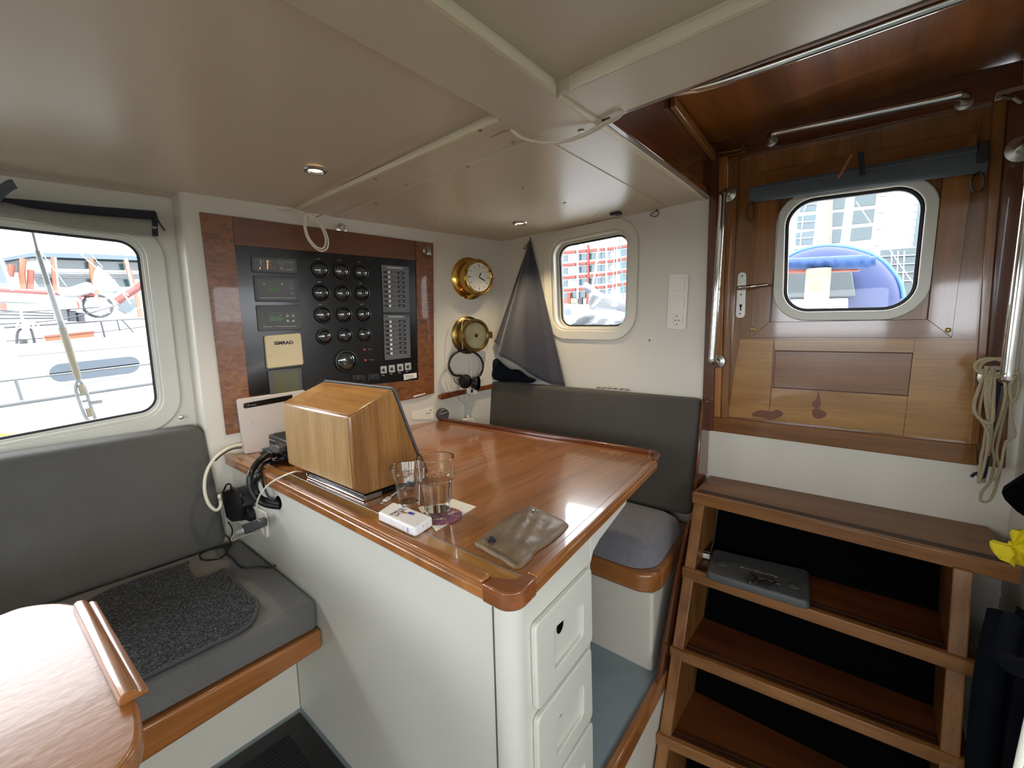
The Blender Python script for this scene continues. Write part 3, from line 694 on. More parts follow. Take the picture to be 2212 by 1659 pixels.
# raised footwell floor behind the cabinet and its edging
struct(MB().box((.842, .478, -.55), (1.80, 1.75, .05)).build('floor', 'floor'))
struct(MB().box((.842, .470, -.55), (1.47, .478, .012)).build('trim_22', 'wall'))
struct(MB().prism([(.842, .452, .000), (1.34, .470, .000), (1.34, .492, .000), (.842, .478, .000)], (0, 0, .060)).build('trim_23', 'teakx', bevel=.006, seg=3))

# ================================================================== SEAT ON THE FAR SIDE
ss = thing('far_seat', (1.5, 1.0, .05), 'white built-in seat with thick wooden rim beyond the chart table', 'bench')
MB().prism(rpoly([(1.305, 1.62, .05), (1.305, .512, .05), (1.76, .548, .05), (1.76, 1.54, .05)], [0, .012, 0, 0], 5), (0, 0, .28)).build('seat_base', M['wall'], ss)
rim = rpoly([(1.280, 1.62, .330), (1.280, .492, .330), (1.765, .532, .330), (1.765, 1.54, .330)], [0, .075, 0, 0], 10)
MB().prism(rim, (0, 0, .068)).build('rim', M['teaky'], ss, bevel=.011, seg=4)
MB().prism([Vector((min(p.x, 1.774), p.y, p.z)) for p in [PY(x, y, .482) for x, y in ((1521, 866), (1537, 864), (1532, 1020), (1503, 1070))]], (0, .011, 0)).build('end_board', M['mahogy'], ss, bevel=.004)
MB().lathe([(.003, 0), (.003, .001)], PX(1287, 1203, 1.2795), (-1, 0, 0), 10).build('screw', M['satin'], ss)
co = rpoly([(1.298, 1.60, .40), (1.298, .514, .40), (1.70, .546, .40), (1.70, 1.56, .40)], [0, .09, .05, 0], 10)
def wr(P, t): return .006*math.sin(P.x*38+P.y*11)*math.sin(P.y*26)+.004*math.sin(P.x*70-P.y*50)
tag(MB().dome(co, (0, 0, 1), .095, 14, 2.6, wr).build('seat_cushion', 'cover', ang=80), 'soft grey seat cushion in a loose jersey cover beyond the chart table', 'cushion')
bc = [Vector((1.665, 1.615, .47)), Vector((1.665, .508, .47)), Vector((1.70, .497, .927)), Vector((1.70, 1.615, .937))]
tag(MB().prism(rpoly(bc, .03, 5), (.066, 0, 0)).build('back_cushion', 'cushc', bevel=.014, seg=4), 'long dark charcoal back cushion along the far wall under the small window', 'cushion')

# ================================================================== NEAR BENCH UNDER THE BIG WINDOW
nb = thing('side_bench', (-.3, 1.5, 0), 'white side bench with varnished wooden front rail under the large window', 'bench')
MB().box((-1.75, 1.37, 0), (.5085, 1.75, .31)).build('bench_front', M['wall'], nb)
MB().box((-1.75, 1.20, .31), (.509, 1.80, .345)).build('seat_board', M['wall'], nb)
MB().prism([(.508, 1.166, .370), (-1.75, 1.166, .370), (-1.75, 1.166, .27), (.10, 1.166, .290), (.508, 1.166, .314)], (0, .034, 0)).build('front_rail', M['teakx'], nb, bevel=.008, seg=4)
tag(MB().prism([(-1.7, 1.178, .371), (.505, 1.178, .371), (.505, 1.178, .460), (-1.7, 1.178, .46)], (0, .60, 0)).build('seat_cushion', 'cush', bevel=.014, seg=4), 'grey woven seat cushion on the side bench beneath the carpet mat', 'cushion')
bq = [(-1.7, 1.757, .462), (.462, 1.757, .462), (.444, 1.822, .892), (-1.7, 1.86, .868)]
bb = rpoly(bq, [.02, .03, .035, .02], 6)
tag(MB().prism(bb, (0, .075, .01)).build('back_cushion', 'cushb', bevel=.022, seg=5), 'grey woven back cushion standing below the large window', 'cushion')
# carpet mat lying on the seat
z2_ = lambda a, c: (a/2.186, 900+c/2.186)
mo = [PZ(*z2_(*p), .470) for p in ((398, 882), (860, 697), (878, 702), (928, 765), (1040, 726), (1065, 732), (1165, 835), (1205, 862), (1218, 900), (1190, 970), (1140, 1030), (1060, 1085), (960, 1140), (850, 1205), (760, 1235), (655, 1310), (420, 1440), (200, 1250))]
mo = [p if p.y > 1.185 else Vector((p.x, 1.185, p.z)) for p in mo]
mp_ = thing('carpet_mat', sum(mo, Vector())/len(mo), 'charcoal carpet car mat with bound edge on the side bench seat', 'mat')
sm = spline(mo, 4, True)
MB().prism([p+Vector((0, 0, -.006)) for p in sm], (0, 0, .009)).build('pile', M['carpet'], mp_, smooth=False)
MB().tube([p+Vector((0, 0, 0)) for p in sm], .0045, 8, True).build('binding', M['binding'], mp_)

# ================================================================== NEAR TABLE (bottom left)
nt_ = thing('saloon_table', (-.3, .9, 0), 'glossy varnished table corner with raised rail at the lower left', 'table')
NZ = .70
cr_ = [PZ(x, y, NZ) for x, y in ((0, 1326), (45, 1310), (100, 1301), (150, 1301), (190, 1316), (240, 1400), (292, 1500), (303, 1535), (306, 1575), (294, 1615), (262, 1659))]
e = cr_[-1]; o_ = [Vector((-.85, 1.30, NZ)), Vector((-.4, 1.29, NZ))]+spline(cr_, 5)+[Vector((-.05, .50, NZ)), Vector((-.25, .36, NZ)), Vector((-.6, .33, NZ)), Vector((-.85, .4, NZ))]
MB().prism([p+Vector((0, 0, -.034)) for p in o_], (0, 0, .034)).build('tabletop', M['table2'] if 'table2' in M else M['table'], nt_, bevel=.008, seg=4)
fa = [PZ(x, y, NZ) for x, y in ((158, 1318), (190, 1312), (295, 1500), (262, 1535))]
fa = [p+Vector((.004, 0, 0)) for p in fa]
P0_, P1_ = (fa[0]+fa[1])/2, (fa[2]+fa[3])/2; dl = (P1_-P0_).normalized(); sd = dl.cross(Vector((0, 0, 1)))
lp = []
for t_ in (0, 1):
    C_ = P0_.lerp(P1_, t_)
    lp.append([C_+sd*a+Vector((0, 0, h)) for a, h in ((-.018, 0), (-.018, .004), (-.012, .007), (-.008, .007), (-.005, .012), (.000, .016), (.007, .017), (.012, .014), (.014, .008), (.014, 0))])
MB().loops(lp).build('raised_rail', M['teaky'], nt_, bevel=.0008)
MB().box((-.45, .75, .0), (-.35, .85, .67)).build('pedestal', M['cabinet'], nt_)
# door mat on the cabin floor
fm = thing('floor_mat', (.3, 1.1, 0), 'ribbed black rubber-edged mat on the floor between bench and chart table', 'mat')
MB().box((-.5, .50, .001), (.498, 1.345, .009)).build('rubber_border', M['bplastic'], fm, bevel=.003)
m = MB()
for i in range(60):
    y = .56+i*.0122
    if y < 1.28: m.box((-.44, y, .009), (.438, y+.0085, .0145))
m.build('ribs', M['mat'], fm, smooth=False)
# ================================================================== ON THE CHART TABLE
# monitor housing
SY = .985
sd_ = [PY(560+a/5.183, 800+c/5.183, SY) for a, c in ((995, 515), (1500, 215), (1775, 945))]
Et, Ft = sd_[0], sd_[1]; Gd = (sd_[2]-Ft).normalized(); BZ = TZ+.0175
G_ = Ft+Gd*((BZ-Ft.z)/Gd.z)
Bk = PY(560+1065/5.183, 800+1345/5.183, SY); Lo = PY(560+1190/5.183, 800+1395/5.183, SY); BZ = Lo.z; G_ = Ft+Gd*((BZ-Ft.z)/Gd.z)
side = [Et, Ft, G_, Vector((max(Lo.x, Bk.x+.012), SY, BZ)), Bk]
Wd = .386
mb_ = thing('monitor_housing', (.65, 1.15, TZ), 'light wooden box housing a screen that faces the seat', 'monitor box')
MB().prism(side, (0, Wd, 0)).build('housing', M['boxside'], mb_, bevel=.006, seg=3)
ins = lambda P, Q, t: P.lerp(Q, t)
bn = (Bk-Et).cross(Vector((0, 1, 0))).normalized()
if bn.x > 0: bn = -bn
y0, y1 = SY+.006, SY+Wd-.006
E1, B1 = Et.lerp(Bk, .03), Et.lerp(Bk, .985)
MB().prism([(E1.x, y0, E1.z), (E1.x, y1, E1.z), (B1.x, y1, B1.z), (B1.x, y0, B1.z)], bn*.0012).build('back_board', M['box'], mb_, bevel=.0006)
tn = (Ft-Et).cross(Vector((0, 1, 0))).normalized()
if tn.z < 0: tn = -tn
E2, F2 = Et.lerp(Ft, .025), Et.lerp(Ft, .975)
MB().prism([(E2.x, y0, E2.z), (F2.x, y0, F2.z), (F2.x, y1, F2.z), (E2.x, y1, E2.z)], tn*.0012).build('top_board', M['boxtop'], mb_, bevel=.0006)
fn_ = Vector((0, 1, 0)).cross(Gd).normalized()
if fn_.x < 0: fn_ = -fn_
q = [Ft+Gd*(-.006)+Vector((0, -.003, 0)), Ft+Gd*(-.006)+Vector((0, Wd+.003, 0)), G_+Vector((0, Wd+.003, 0)), G_+Vector((0, -.003, 0))]
MB().prism(rpoly(q, .014, 6), fn_*.006).build('bezel', M['dgrey'], mb_, bevel=.002)
MB().prism([p+fn_*.0072 for p in [q[0]+Vector((0, .02, -.015)), q[1]+Vector((0, -.02, -.015)), q[2]+Vector((0, -.02, .015)), q[3]+Vector((0, .02, .015))]], fn_*.0008).build('screen', M['black'], mb_)
# silver cradle under the housing
t = thing('cradle_tray', (.60, 1.15, TZ), 'low black box with chrome rim beneath the wooden monitor housing', 'tray')
a, c = PZ(*(560+515/5.183, 800+1190/5.183), TZ+.004), PZ(*(560+1185/5.183, 800+1460/5.183), TZ+.003)
tx0 = c.x; ty0, ty1 = c.y, a.y
MB().prism(rpoly([(tx0, ty0, TZ+.003), (tx0, ty1, TZ+.003), (tx0+.20, ty1, TZ+.003), (tx0+.20, ty0, TZ+.003)], .008, 4), (0, 0, .0135)).build('tray_body', M['black'], t, bevel=.001)
MB().tube([Vector((tx0-.001, ty0+.004, TZ+.016)), Vector((tx0-.001, ty0, TZ+.012)), Vector((tx0-.001, ty0, TZ+.006)), Vector((tx0-.001, ty0+.004, TZ+.0035)), Vector((tx0-.001, ty1-.006, TZ+.0035)), Vector((tx0-.001, ty1-.001, TZ+.007)), Vector((tx0-.001, ty1, TZ+.015))], .0018, 8).build('chrome_rim', M['chrome'], t)
MB().box((tx0+.002, ty0-.001, TZ+.0025), (tx0+.05, ty0+.0005, TZ+.0145)).build('end_plate', M['satin'], t)
# router
rq = [(510, 864), (644, 845), (661, 962), (527, 982)]
rtp = [PX(x, y, .5) for x, y in rq]
r0_ = PZ(527, 982, TZ+.001); lean = Vector((.10, .45, 1)).normalized()
nr = Vector((-.42, -.90, 0)).normalized()         # face normal roughly towards the cabin
nr = (PZ(527, 982, TZ)-PZ(661, 962, TZ)).cross(Vector((0, 0, 1))).normalized()
if nr.y > 0: nr = -nr
nr = -NW
Q = [hit(x, y, nr, nr.dot(r0_)) for x, y in ((511, 864), (660, 842), (672, 960), (527, 982))]
ro = thing('wifi_router', r0_, 'flat pinkish-white router leaning beside the wooden monitor box', 'router')
MB().prism(rpoly(Q, .010, 6), -nr*.012).build('shell', M['router'], ro, bevel=.003)
MB().prism([p-nr*.013 for p in rpoly([Q[0]+(Q[1]-Q[0])*.0, Q[1], Q[2], Q[3]], .010, 6)], -nr*.010).build('rear_shell', M['wplastic'], ro, bevel=.003)
zd = lambda a, c: (400+a/3.456, 780+c/3.456)
sq = [hit(*zd(*p), nr, nr.dot(r0_)+.0006) for p in ((434, 316), (800, 250), (800, 290), (436, 356))]
stp = MB().prism(rpoly(sq, [.006, 0, 0, .006], 5), nr*.0006).build('light_strip', M['black'], ro)
u_ = (Q[1]-Q[0]).normalized(); v_ = (Q[0]-Q[3]).normalized()
text('HUAWEI', 'lettering', M['mark'], ro, hit(*zd(508, 327), nr, nr.dot(r0_)+.0014), u_, nr.cross(u_), .0032, .0003)
lg = hit(*zd(474, 332), nr, nr.dot(r0_)+.0014)
m = MB()
for k in range(8):
    aa = math.pi*(k+.5)/8; dd = u_*math.cos(aa)+nr.cross(u_)*math.sin(aa); m.tube([lg+dd*.0008, lg+dd*.0032], .0004, 6)
m.build('petal_mark', M['mark'], ro)
for a, c in ((500, 462), (512, 462), (500, 483)):
    P = hit(*zd(a, c), nr, nr.dot(r0_)); MB().lathe([(.0013, 0), (.0013, .0006)], P, nr, 8).build('speck', M['dgrey'], ro)
# black equipment behind the box, with its plugs
bx = thing('radio_unit', (.62, 1.40, TZ), 'small black finned electronic unit behind the wooden monitor box', 'radio')
q0 = PZ(*zd(640, 570), .845)
yb = 1.47
MB().box((.585, 1.455, .800), (.74, 1.635, .862)).build('case', M['bplastic'], bx, bevel=.004)
for k in range(14): MB().box((.60+.009*k, 1.465, .862), (.604+.009*k, 1.625, .866)).build('fin', M['bplastic'], bx)
for k in range(3): MB().tube([(.5845, 1.46, .812+.017*k), (.5845, 1.632, .812+.017*k)], .0014, 6).build('chrome_line', M['chrome'], bx)
for k in (0, 1): MB().box((.60, 1.465+.15*k, TZ+.002), (.72, 1.48+.15*k, .80)).build('foot', M['bplastic'], bx)
pg = thing('cable_bundle', hc, 'bundle of thick black cables and plugs running through the cabinet hole', 'cable')
zc = lambda a, c: (430+a/5.53, 940+c/5.53)
def cab(l, r, x=None, n=8): return spline([PX(*zc(a, c), xx) for a, c, xx in l], n)
MB().prism([PX(*zc(a, c), .585) for a, c in ((820, 145), (1000, 95), (1045, 130), (1040, 195), (880, 210))], (-.024, 0, 0)).build('plug', M['dgrey'], pg, bevel=.003)
MB().prism([PX(*zc(a, c), .572) for a, c in ((775, 205), (850, 150), (935, 195), (925, 265), (850, 265))], (-.018, 0, 0)).build('plug', M['bplastic'], pg, bevel=.003)
MB().tube(cab([(800, 395, .545), (870, 330, .56), (960, 300, .575), (1040, 270, .59)], 0), [.007]*6+[.009]*12+[.010]*7, 12).build('plug', M['bplastic'], pg)
MB().tube(cab([(820, 225, .548), (700, 325, .510), (622, 450, .472), (612, 590, .463), (680, 740, .468), (800, 822, .485), (975, 850, .512)], 0), .0105, 12).build('cable', M['bplastic'], pg)
MB().tube(cab([(800, 400, .545), (715, 480, .478), (668, 570, .470), (685, 680, .472), (765, 770, .484), (975, 825, .512)], 0), .0095, 12).build('cable', M['bplastic'], pg)
MB().tube(cab([(860, 300, .56), (770, 345, .520), (715, 420, .482), (650, 520, .472), (650, 650, .472), (770, 755, .485), (960, 800, .512)], 0), .006, 10).build('cable', M['bplastic'], pg)
MB().tube(cab([(760, 335, .525), (748, 500, .482), (785, 640, .486), (840, 745, .492), (950, 800, .512)], 0), .0035, 8).build('cable', M['bplastic'], pg)
# socket plate on the cabinet side
so = thing('double_socket', PX(*zc(640, 1000), .511), 'white double socket plate on the cabinet side beside the bench', 'socket')
SQ = [PX(*zc(a, c), .511) for a, c in ((435, 725), (825, 915), (850, 1222), (448, 1010))]
MB().prism(rpoly(SQ, .010, 5), (-.009, 0, 0)).build('plate', M['wplastic'], so, bevel=.004, seg=3)
for l in (((655, 925), (745, 970), (775, 1180), (672, 1130)), ((480, 845), (630, 915), (640, 1100), (495, 1030))):
    MB().prism(rpoly([PX(*zc(a, c), .502) for a, c in l], .004, 4), (-.0025, 0, 0)).build('insert', M['wplastic'], so, bevel=.001)
s2 = MB().prism(rpoly([WL(*zc(a, c), .0) for a, c in ((285, 880), (345, 900), (420, 1190), (322, 1208))], .006, 4), -NW*.008)
tag(s2.build('wall_plate', 'wplastic', bevel=.003), 'narrow white plate on the wall behind the black power adapter', 'plate')
# black adapter
ad = thing('power_adapter', PX(*zc(400, 850), .47), 'black power adapter plugged in beside the grey back cushion', 'adapter')
aq = [PX(*zc(a, c), .470) for a, c in ((262, 705), (310, 660), (430, 640), (500, 720), (525, 860), (500, 1030), (385, 1042), (320, 990))]
MB().prism(aq, (.036, 0, 0)).build('body', M['bplastic'], ad, bevel=.006, seg=3)
MB().prism([PX(*zc(a, c), .480) for a, c in ((490, 800), (545, 840), (622, 985), (605, 1040), (530, 1010))], (.02, 0, 0)).build('cord_grip', M['bplastic'], ad, bevel=.004)
MB().tube(cab([(370, 690, .465), (380, 600, .465), (330, 590, .465), (280, 690, .465), (225, 715, .47)], 0), .003, 8).build('cord', M['bplastic'], ad)
MB().tube(cab([(395, 630, .468), (455, 660, .462), (505, 740, .466), (530, 830, .475)], 0), .0038, 8).build('cord', M['bplastic'], ad)
bcord = thing('charging_lead', PZ(*zc(320, 1400), .463), 'thin black cord trailing over the bench seat by the socket', 'cable')
def S(a, c, z=.464): return PZ(*zc(a, c), z)
MB().tube(spline([PX(*zc(90, 820), .455), PX(*zc(120, 980), .455), PX(*zc(220, 1130), .462), PX(*zc(340, 1215), .47), S(370, 1300), S(250, 1340), S(60, 1380), S(10, 1440), S(60, 1490), S(240, 1470), S(340, 1390), S(260, 1330), S(80, 1370)], 7), .0024, 8).build('cord', M['bplastic'], bcord)
MB().tube(spline([PX(*zc(350, 1040), .478), PX(*zc(395, 1120), .480), PX(*zc(390, 1230), .482), S(380, 1320), S(320, 1400), S(400, 1475), S(520, 1580), S(720, 1570), S(850, 1580), S(915, 1555)], 7), .0024, 8).build('cord', M['bplastic'], bcord)
wc = thing('white_router_lead', PX(*zc(100, 700), .46), 'white lead looping down from the router past the back cushion', 'cable')
MB().tube(spline([PY(*zc(a, c), y) for a, c, y in ((510, 110, 1.765), (360, 150, 1.75), (200, 260, 1.735), (90, 440, 1.725), (65, 640, 1.72), (110, 810, 1.715), (195, 893, 1.71), (250, 860, 1.70), (258, 780, 1.70), (242, 725, 1.69))]+[PX(*zc(268, 712), .472)], 8), .0055, 10).build('cord', M['wcable'], wc)
MB().tube(spline([PY(*zc(a, c), y) for a, c, y in ((505, 150, 1.76), (400, 165, 1.745), (280, 230, 1.735), (190, 310, 1.73))], 8), .0026, 8).build('black_cord', M['bplastic'], wc)
uc = thing('usb_charger', PX(*zc(600, 1090), .47), 'small grey charger with white plug in the cabinet side socket', 'charger')
MB().prism([PX(*zc(a, c), .455) for a, c in ((492, 1080), (690, 1005), (725, 1035), (720, 1110), (545, 1190), (530, 1125))], (.024, 0, 0)).build('body', M['dgrey'], uc, bevel=.003)
MB().prism([PX(*zc(a, c), .462) for a, c in ((440, 1140), (515, 1120), (525, 1155), (455, 1188))], (.008, 0, 0)).build('plug', M['wplastic'], uc, bevel=.002)
wk = thing('white_charging_cable', PX(*zc(700, 800), .48), 'thin white charging cable from the grey charger over the table edge', 'cable')
MB().tube([PX(*zc(a, c), x) for a, c, x in ((445, 1165, .463), )]+spline([PX(*zc(a, c), x) for a, c, x in ((440, 1165, .463), (400, 1205, .462), (392, 1262, .465), (480, 1225, .475), (600, 1185, .488), (730, 1160, .495))], 7), .0022, 8).build('cord', M['wcable'], wk)
MB().tube(spline([PX(*zc(a, c), x) for a, c, x in ((770, 1170, .502), (740, 1120, .498), (700, 1010, .485), (685, 870, .458), (720, 730, .450), (820, 600, .458), (960, 510, .472), (1100, 450, .488), (1161, 435, .505), (1230, 438, .56))], 7), .0022, 8).build('cord', M['wcable'], wk)
# loose white connector beside the tumblers
zg = lambda x, y: (800+x/3.352, 940+y/3.352)
ue = thing('usb_plug', PZ(*zg(115, 470), TZ), 'loose white plug end lying between monitor box and tumblers', 'plug')
a, c = PZ(*zg(88, 488), TZ+.004), PZ(*zg(140, 450), TZ+.004); dd = (c-a).normalized(); s_ = dd.cross(Vector((0, 0, 1)))
MB().obox(a.lerp(c, .62), dd*.0125, s_*.006, Vector((0, 0, .0032))).build('plug_body', M['wplastic'], ue, bevel=.0015)
MB().obox(a-dd*.001, dd*.005, s_*.0032, Vector((0, 0, .0018))).build('tip', M['lgrey'], ue, bevel=.001)
MB().tube(spline([c+dd*.006, PZ(*zg(180, 420), TZ+.005), PZ(*zg(240, 370), TZ+.004), PZ(*zg(330, 330), TZ+.004), PZ(*zg(400, 300), TZ+.003)], 6), .0022, 8).build('cord', M['wcable'], ue)
# coaster, tumblers
cs = thing('paper_coaster', PZ(*zg(590, 590), TZ), 'square paper coaster with a colourful round print under the water glass', 'coaster')
cq = [PZ(*zg(*p), TZ+.0008) for p in ((345, 525), (600, 465), (765, 520), (475, 698))]
MB().prism(cq, (0, 0, .0012)).build('paper', M['paper'], cs)
pc = PZ(*zg(512, 585), TZ+.0022); rr_ = .050
m2, nt2, b2 = newmat('coaster_print'); vv = coords(nt2, (1, 1, 1)); vo = nt2.nodes.new('ShaderNodeTexVoronoi'); vo.inputs['Scale'].default_value = 210
nt2.links.new(vv, vo.inputs[0]); sp = nt2.nodes.new('ShaderNodeSeparateColor'); nt2.links.new(vo.outputs['Color'], sp.inputs[0])
nt2.links.new(ramp(nt2, sp.outputs[0], [(.0, lin('#73406a')), (.25, lin('#a84a58')), (.45, lin('#5c4a80')), (.65, lin('#b98f48')), (.85, lin('#835448'))]), b2.inputs['Base Color']); b2.inputs['Roughness'].default_value = .5
nt2.nodes[-1]
for e_ in [n_ for n_ in nt2.nodes if n_.type == 'VALTORGB']: e_.color_ramp.interpolation = 'CONSTANT'
MB().lathe([(rr_, 0), (rr_, .0005)], pc, (0, 0, 1), 36).build('printed_disc', m2, cs)
xu = (cq[1]-cq[3]).normalized()
text('co', 'lettering', M['paper'], cs, PZ(*zg(590, 562), TZ+.0028), (PZ(*zg(620, 545), TZ)-PZ(*zg(560, 580), TZ)), Vector((0, 0, 1)).cross(PZ(*zg(620, 545), TZ)-PZ(*zg(560, 580), TZ)), .010, .0003)
text('/cc', 'lettering', M['paper'], cs, PZ(*zg(492, 605), TZ+.0028), (PZ(*zg(540, 600), TZ)-PZ(*zg(450, 610), TZ)), Vector((0, 0, 1)).cross(PZ(*zg(540, 600), TZ)-PZ(*zg(450, 610), TZ)), .012, .0003)
def facet(r, k, seg, nf, amt):    # slightly flattened ring for a faceted tumbler
    out = []
    for i in range(seg):
        a = 2*math.pi*i/seg; ph = (a % (2*math.pi/nf))-math.pi/nf
        out.append(r*(1-amt+amt*math.cos(math.pi/nf)/math.cos(ph)*1.0 if amt else 1))
    return out
def tumbler(loc, prof, nf, floor_t, label, water=None):
    t = thing('tumbler', loc, label, 'glass'); seg = 60; O_ = Vector(loc)
    outer = []; inner = []
    for r, z, amt in prof:
        rs = []
        for i in range(seg):
            a = 2*math.pi*i/seg; ph = (a % (2*math.pi/nf))-math.pi/nf
            f = math.cos(math.pi/nf)/math.cos(ph); rs.append(r*((1-amt)+amt*f))
        outer.append([O_+Vector((rs[i]*math.cos(2*math.pi*i/seg), rs[i]*math.sin(2*math.pi*i/seg), z)) for i in range(seg)])
    top_r, top_z = prof[-1][0], prof[-1][1]
    inn = [(r-.0028, max(z, floor_t)) for r, z, a in prof if z > floor_t]
    inn = [(inn[0][0]-.003, floor_t)]+inn
    for r, z in inn[::-1]:
        inner.append([O_+Vector((r*math.cos(2*math.pi*i/seg), r*math.sin(2*math.pi*i/seg), z if z < top_z else top_z-.0005)) for i in range(seg)])
    MB().loops(outer+inner).build('glass_body', M['glass'], t, ang=28)
    if water:
        pr_ = [q for q in inn if q[1] < water]; rN = [q for q in inn if q[1] >= water][0]; rP = pr_[-1]
        rW = rP[0]+(rN[0]-rP[0])*(water-rP[1])/(rN[1]-rP[1])
        MB().lathe([(r+.0004, z+.0003) for r, z in pr_]+[(rW+.0004, water)], O_, (0, 0, 1), 60).build('water', M['water'], t)
    return t
g1 = PZ(*zg(487, 565), TZ+.002); g2 = PZ(*zg(283, 500), TZ+.0005)
tumbler(g1, [(.028, 0, .3), (.030, .004, .6), (.033, .03, .7), (.0365, .065, .7), (.0395, .083, .5), (.0425, .088, 0), (.0435, .11, 0), (.0450, .138, 0), (.0442, .1395, 0)], 10, .012, 'tall faceted tumbler half full of water on the paper coaster', .082)
tumbler(g2, [(.027, 0, .2), (.029, .004, .5), (.030, .03, .8), (.033, .055, .8), (.037, .070, .5), (.0385, .075, .1), (.040, .088, 0), (.043, .1, 0), (.0424, .1012, 0)], 9, .010, 'empty shorter faceted tumbler beside the wooden monitor box')
# packet of tissues
tq = [PZ(*zg(*p), TZ+.024) for p in ((55, 555), (165, 480), (450, 590), (318, 672))]
tb = PZ(*zg(313, 727), TZ+.001)
tp_ = thing('tissue_packet', sum(tq, Vector())/4-Vector((0, 0, .024)), 'white tissue packet printed with blue and yellow dots at the table edge', 'tissues')
m2, nt2, b2 = newmat('dotted_wrapper'); vv = coords(nt2, (1, 1, .6)); vo = nt2.nodes.new('ShaderNodeTexVoronoi'); vo.inputs['Scale'].default_value = 66; vo.inputs['Randomness'].default_value = .4
nt2.links.new(vv, vo.inputs[0]); rp_ = ramp(nt2, vo.outputs['Distance'], [(.29, (1, 1, 1, 1)), (.33, (0, 0, 0, 1))]); sp = nt2.nodes.new('ShaderNodeSeparateColor'); nt2.links.new(vo.outputs['Color'], sp.inputs[0])
cc = ramp(nt2, sp.outputs[1], [(.0, lin('#9da3cf')), (.66, lin('#9da3cf')), (.68, lin('#dfdba0')), (1, lin('#dfdba0'))]); rw = nt2.nodes.new('ShaderNodeRGBToBW'); nt2.links.new(rp_, rw.inputs[0])
nt2.links.new(mixc(nt2, rw.outputs[0], lin('#e6e5e6'), cc), b2.inputs['Base Color']); b2.inputs['Roughness'].default_value = .25
MB().prism([p+Vector((0, 0, -.0225)) for p in rpoly(tq, .006, 4)], (0, 0, .0225)).build('wrapper', m2, tp_, bevel=.004, seg=3)
tc_ = sum(tq, Vector())/4; tu = (tq[2]-tq[1]).normalized(); tv = Vector((0, 0, 1)).cross(tu)
zT = lambda a, c: (800+a/9.217, 1040+c/9.217)
def zt(a, c): return PZ(*zT(a, c), TZ+.0243)
for s_, p0, p1, m_, h in (('ZACHT', (700, 545), (500, 690), plain('brown_print', '#3a3030', .5), .0095), ('& STERK', (690, 495), (395, 672), plain('blue_print', '#33363f', .5), .0085)):
    uu = (zt(*p1)-zt(*p0)); text(s_, 'lettering', m_, tp_, (zt(*p0)+zt(*p1))/2, uu, Vector((0, 0, 1)).cross(uu), h, .0003, width=uu.length)
P = zt(808, 637); MB().obox(P+Vector((0, 0, .0005)), tu*.0085, tv*.0045, Vector((0, 0, .0004))).build('blue_patch', plain('blue_patch', '#3a3f94', .4), tp_)
P = zt(668, 620); MB().obox(P+Vector((0, 0, .0005)), tu*.007, tv*.003, Vector((0, 0, .0004))).build('gold_patch', plain('gold_patch', '#8a7030', .4), tp_, bevel=.001)
ep = [tq[3], tq[2]]; dn = (tq[2]-tq[3]).normalized(); en2 = dn.cross(Vector((0, 0, 1)));  en2 = en2 if en2.dot(CAM-tc_) > 0 else en2
# leather pouch
lpq = [(1160, 518), (1220, 540), (1330, 590), (1428, 642), (1425, 670), (1370, 728), (1290, 790), (1200, 850), (1165, 900), (1100, 958), (1060, 968), (1020, 940), (920, 870), (768, 812), (772, 778), (850, 705), (950, 620), (1020, 585), (1130, 530)]
lo_ = spline([PZ(*zg(*p), TZ+.0015) for p in lpq], 3, True)
pu = thing('leather_pouch', sum(lo_, Vector())/len(lo_), 'worn taupe leather pouch with snap studs lying at the table corner', 'pouch')
def cz(P, t): return .0014*math.sin(P.x*90+P.y*40)+.0010*math.sin(P.y*190-P.x*80)+.0007*math.sin(P.x*310+P.y*150)*math.sin(P.y*260)
MB().dome(lo_, (0, 0, 1), .0145, 14, 3.6, cz).build('leather_body', M['leather'], pu, ang=70)
fl_ = spline([PZ(*zg(*p), TZ+.012) for p in ((768, 785), (1050, 950))], 6)
MB().tube([p+Vector((0, 0, .001*math.sin(i*2))) for i, p in enumerate(fl_)], .004, 8).build('folded_edge', M['leather'], pu)
for (a, c, m_, r_) in ((875, 752, 'rubber', .0085), (1190, 546, 'satin', .0065)):
    P = PZ(*zg(a, c), TZ+.0175); MB().lathe([(r_, -.004), (r_, .001), (r_*.8, .0022), (r_*.55, .0012), (.0003, .0012)], P, (0, 0, 1), 18).build('snap_stud', M[m_], pu)
# ================================================================== INSTRUMENT PANEL
def zm(ox, oy, s): return lambda a, c: (ox+a/s, oy+c/s)
zP = zm(420, 430, 3.13); zA = zm(530, 540, 9.214); zB_ = zm(650, 550, 8.294); zC = zm(800, 550, 5.717); zD = zm(950, 530, 4.486)
ip = thing('instrument_panel', WL(700, 700, 0), 'black instrument board in a burl wood frame on the left wall', 'instrument panel')
burl, bnt, bb_ = newmat('burl_veneer')
vv = coords(bnt, (1, 1, 2.4)); n1 = noise(bnt, vv, 26, 5, .6, 1.2); n2 = noise(bnt, coords(bnt, (1, 1, 1)), 5, 2)
c1 = ramp(bnt, n1, [(.36, lin('#5f361c')), (.5, lin('#7d4c26')), (.66, lin('#8d5a30'))]); bnt.links.new(mixc(bnt, None, c1, ramp(bnt, n2, [(.3, (.8, .78, .76, 1)), (.7, (1, 1, 1, 1))]), 'MULTIPLY', .8), bb_.inputs['Base Color'])
bb_.inputs['Roughness'].default_value = .35; bb_.inputs['Coat Weight'].default_value = .3
prail = wood('panel_rail_veneer', '#74401f', '#64361a', 'x', 1, .35, .3)
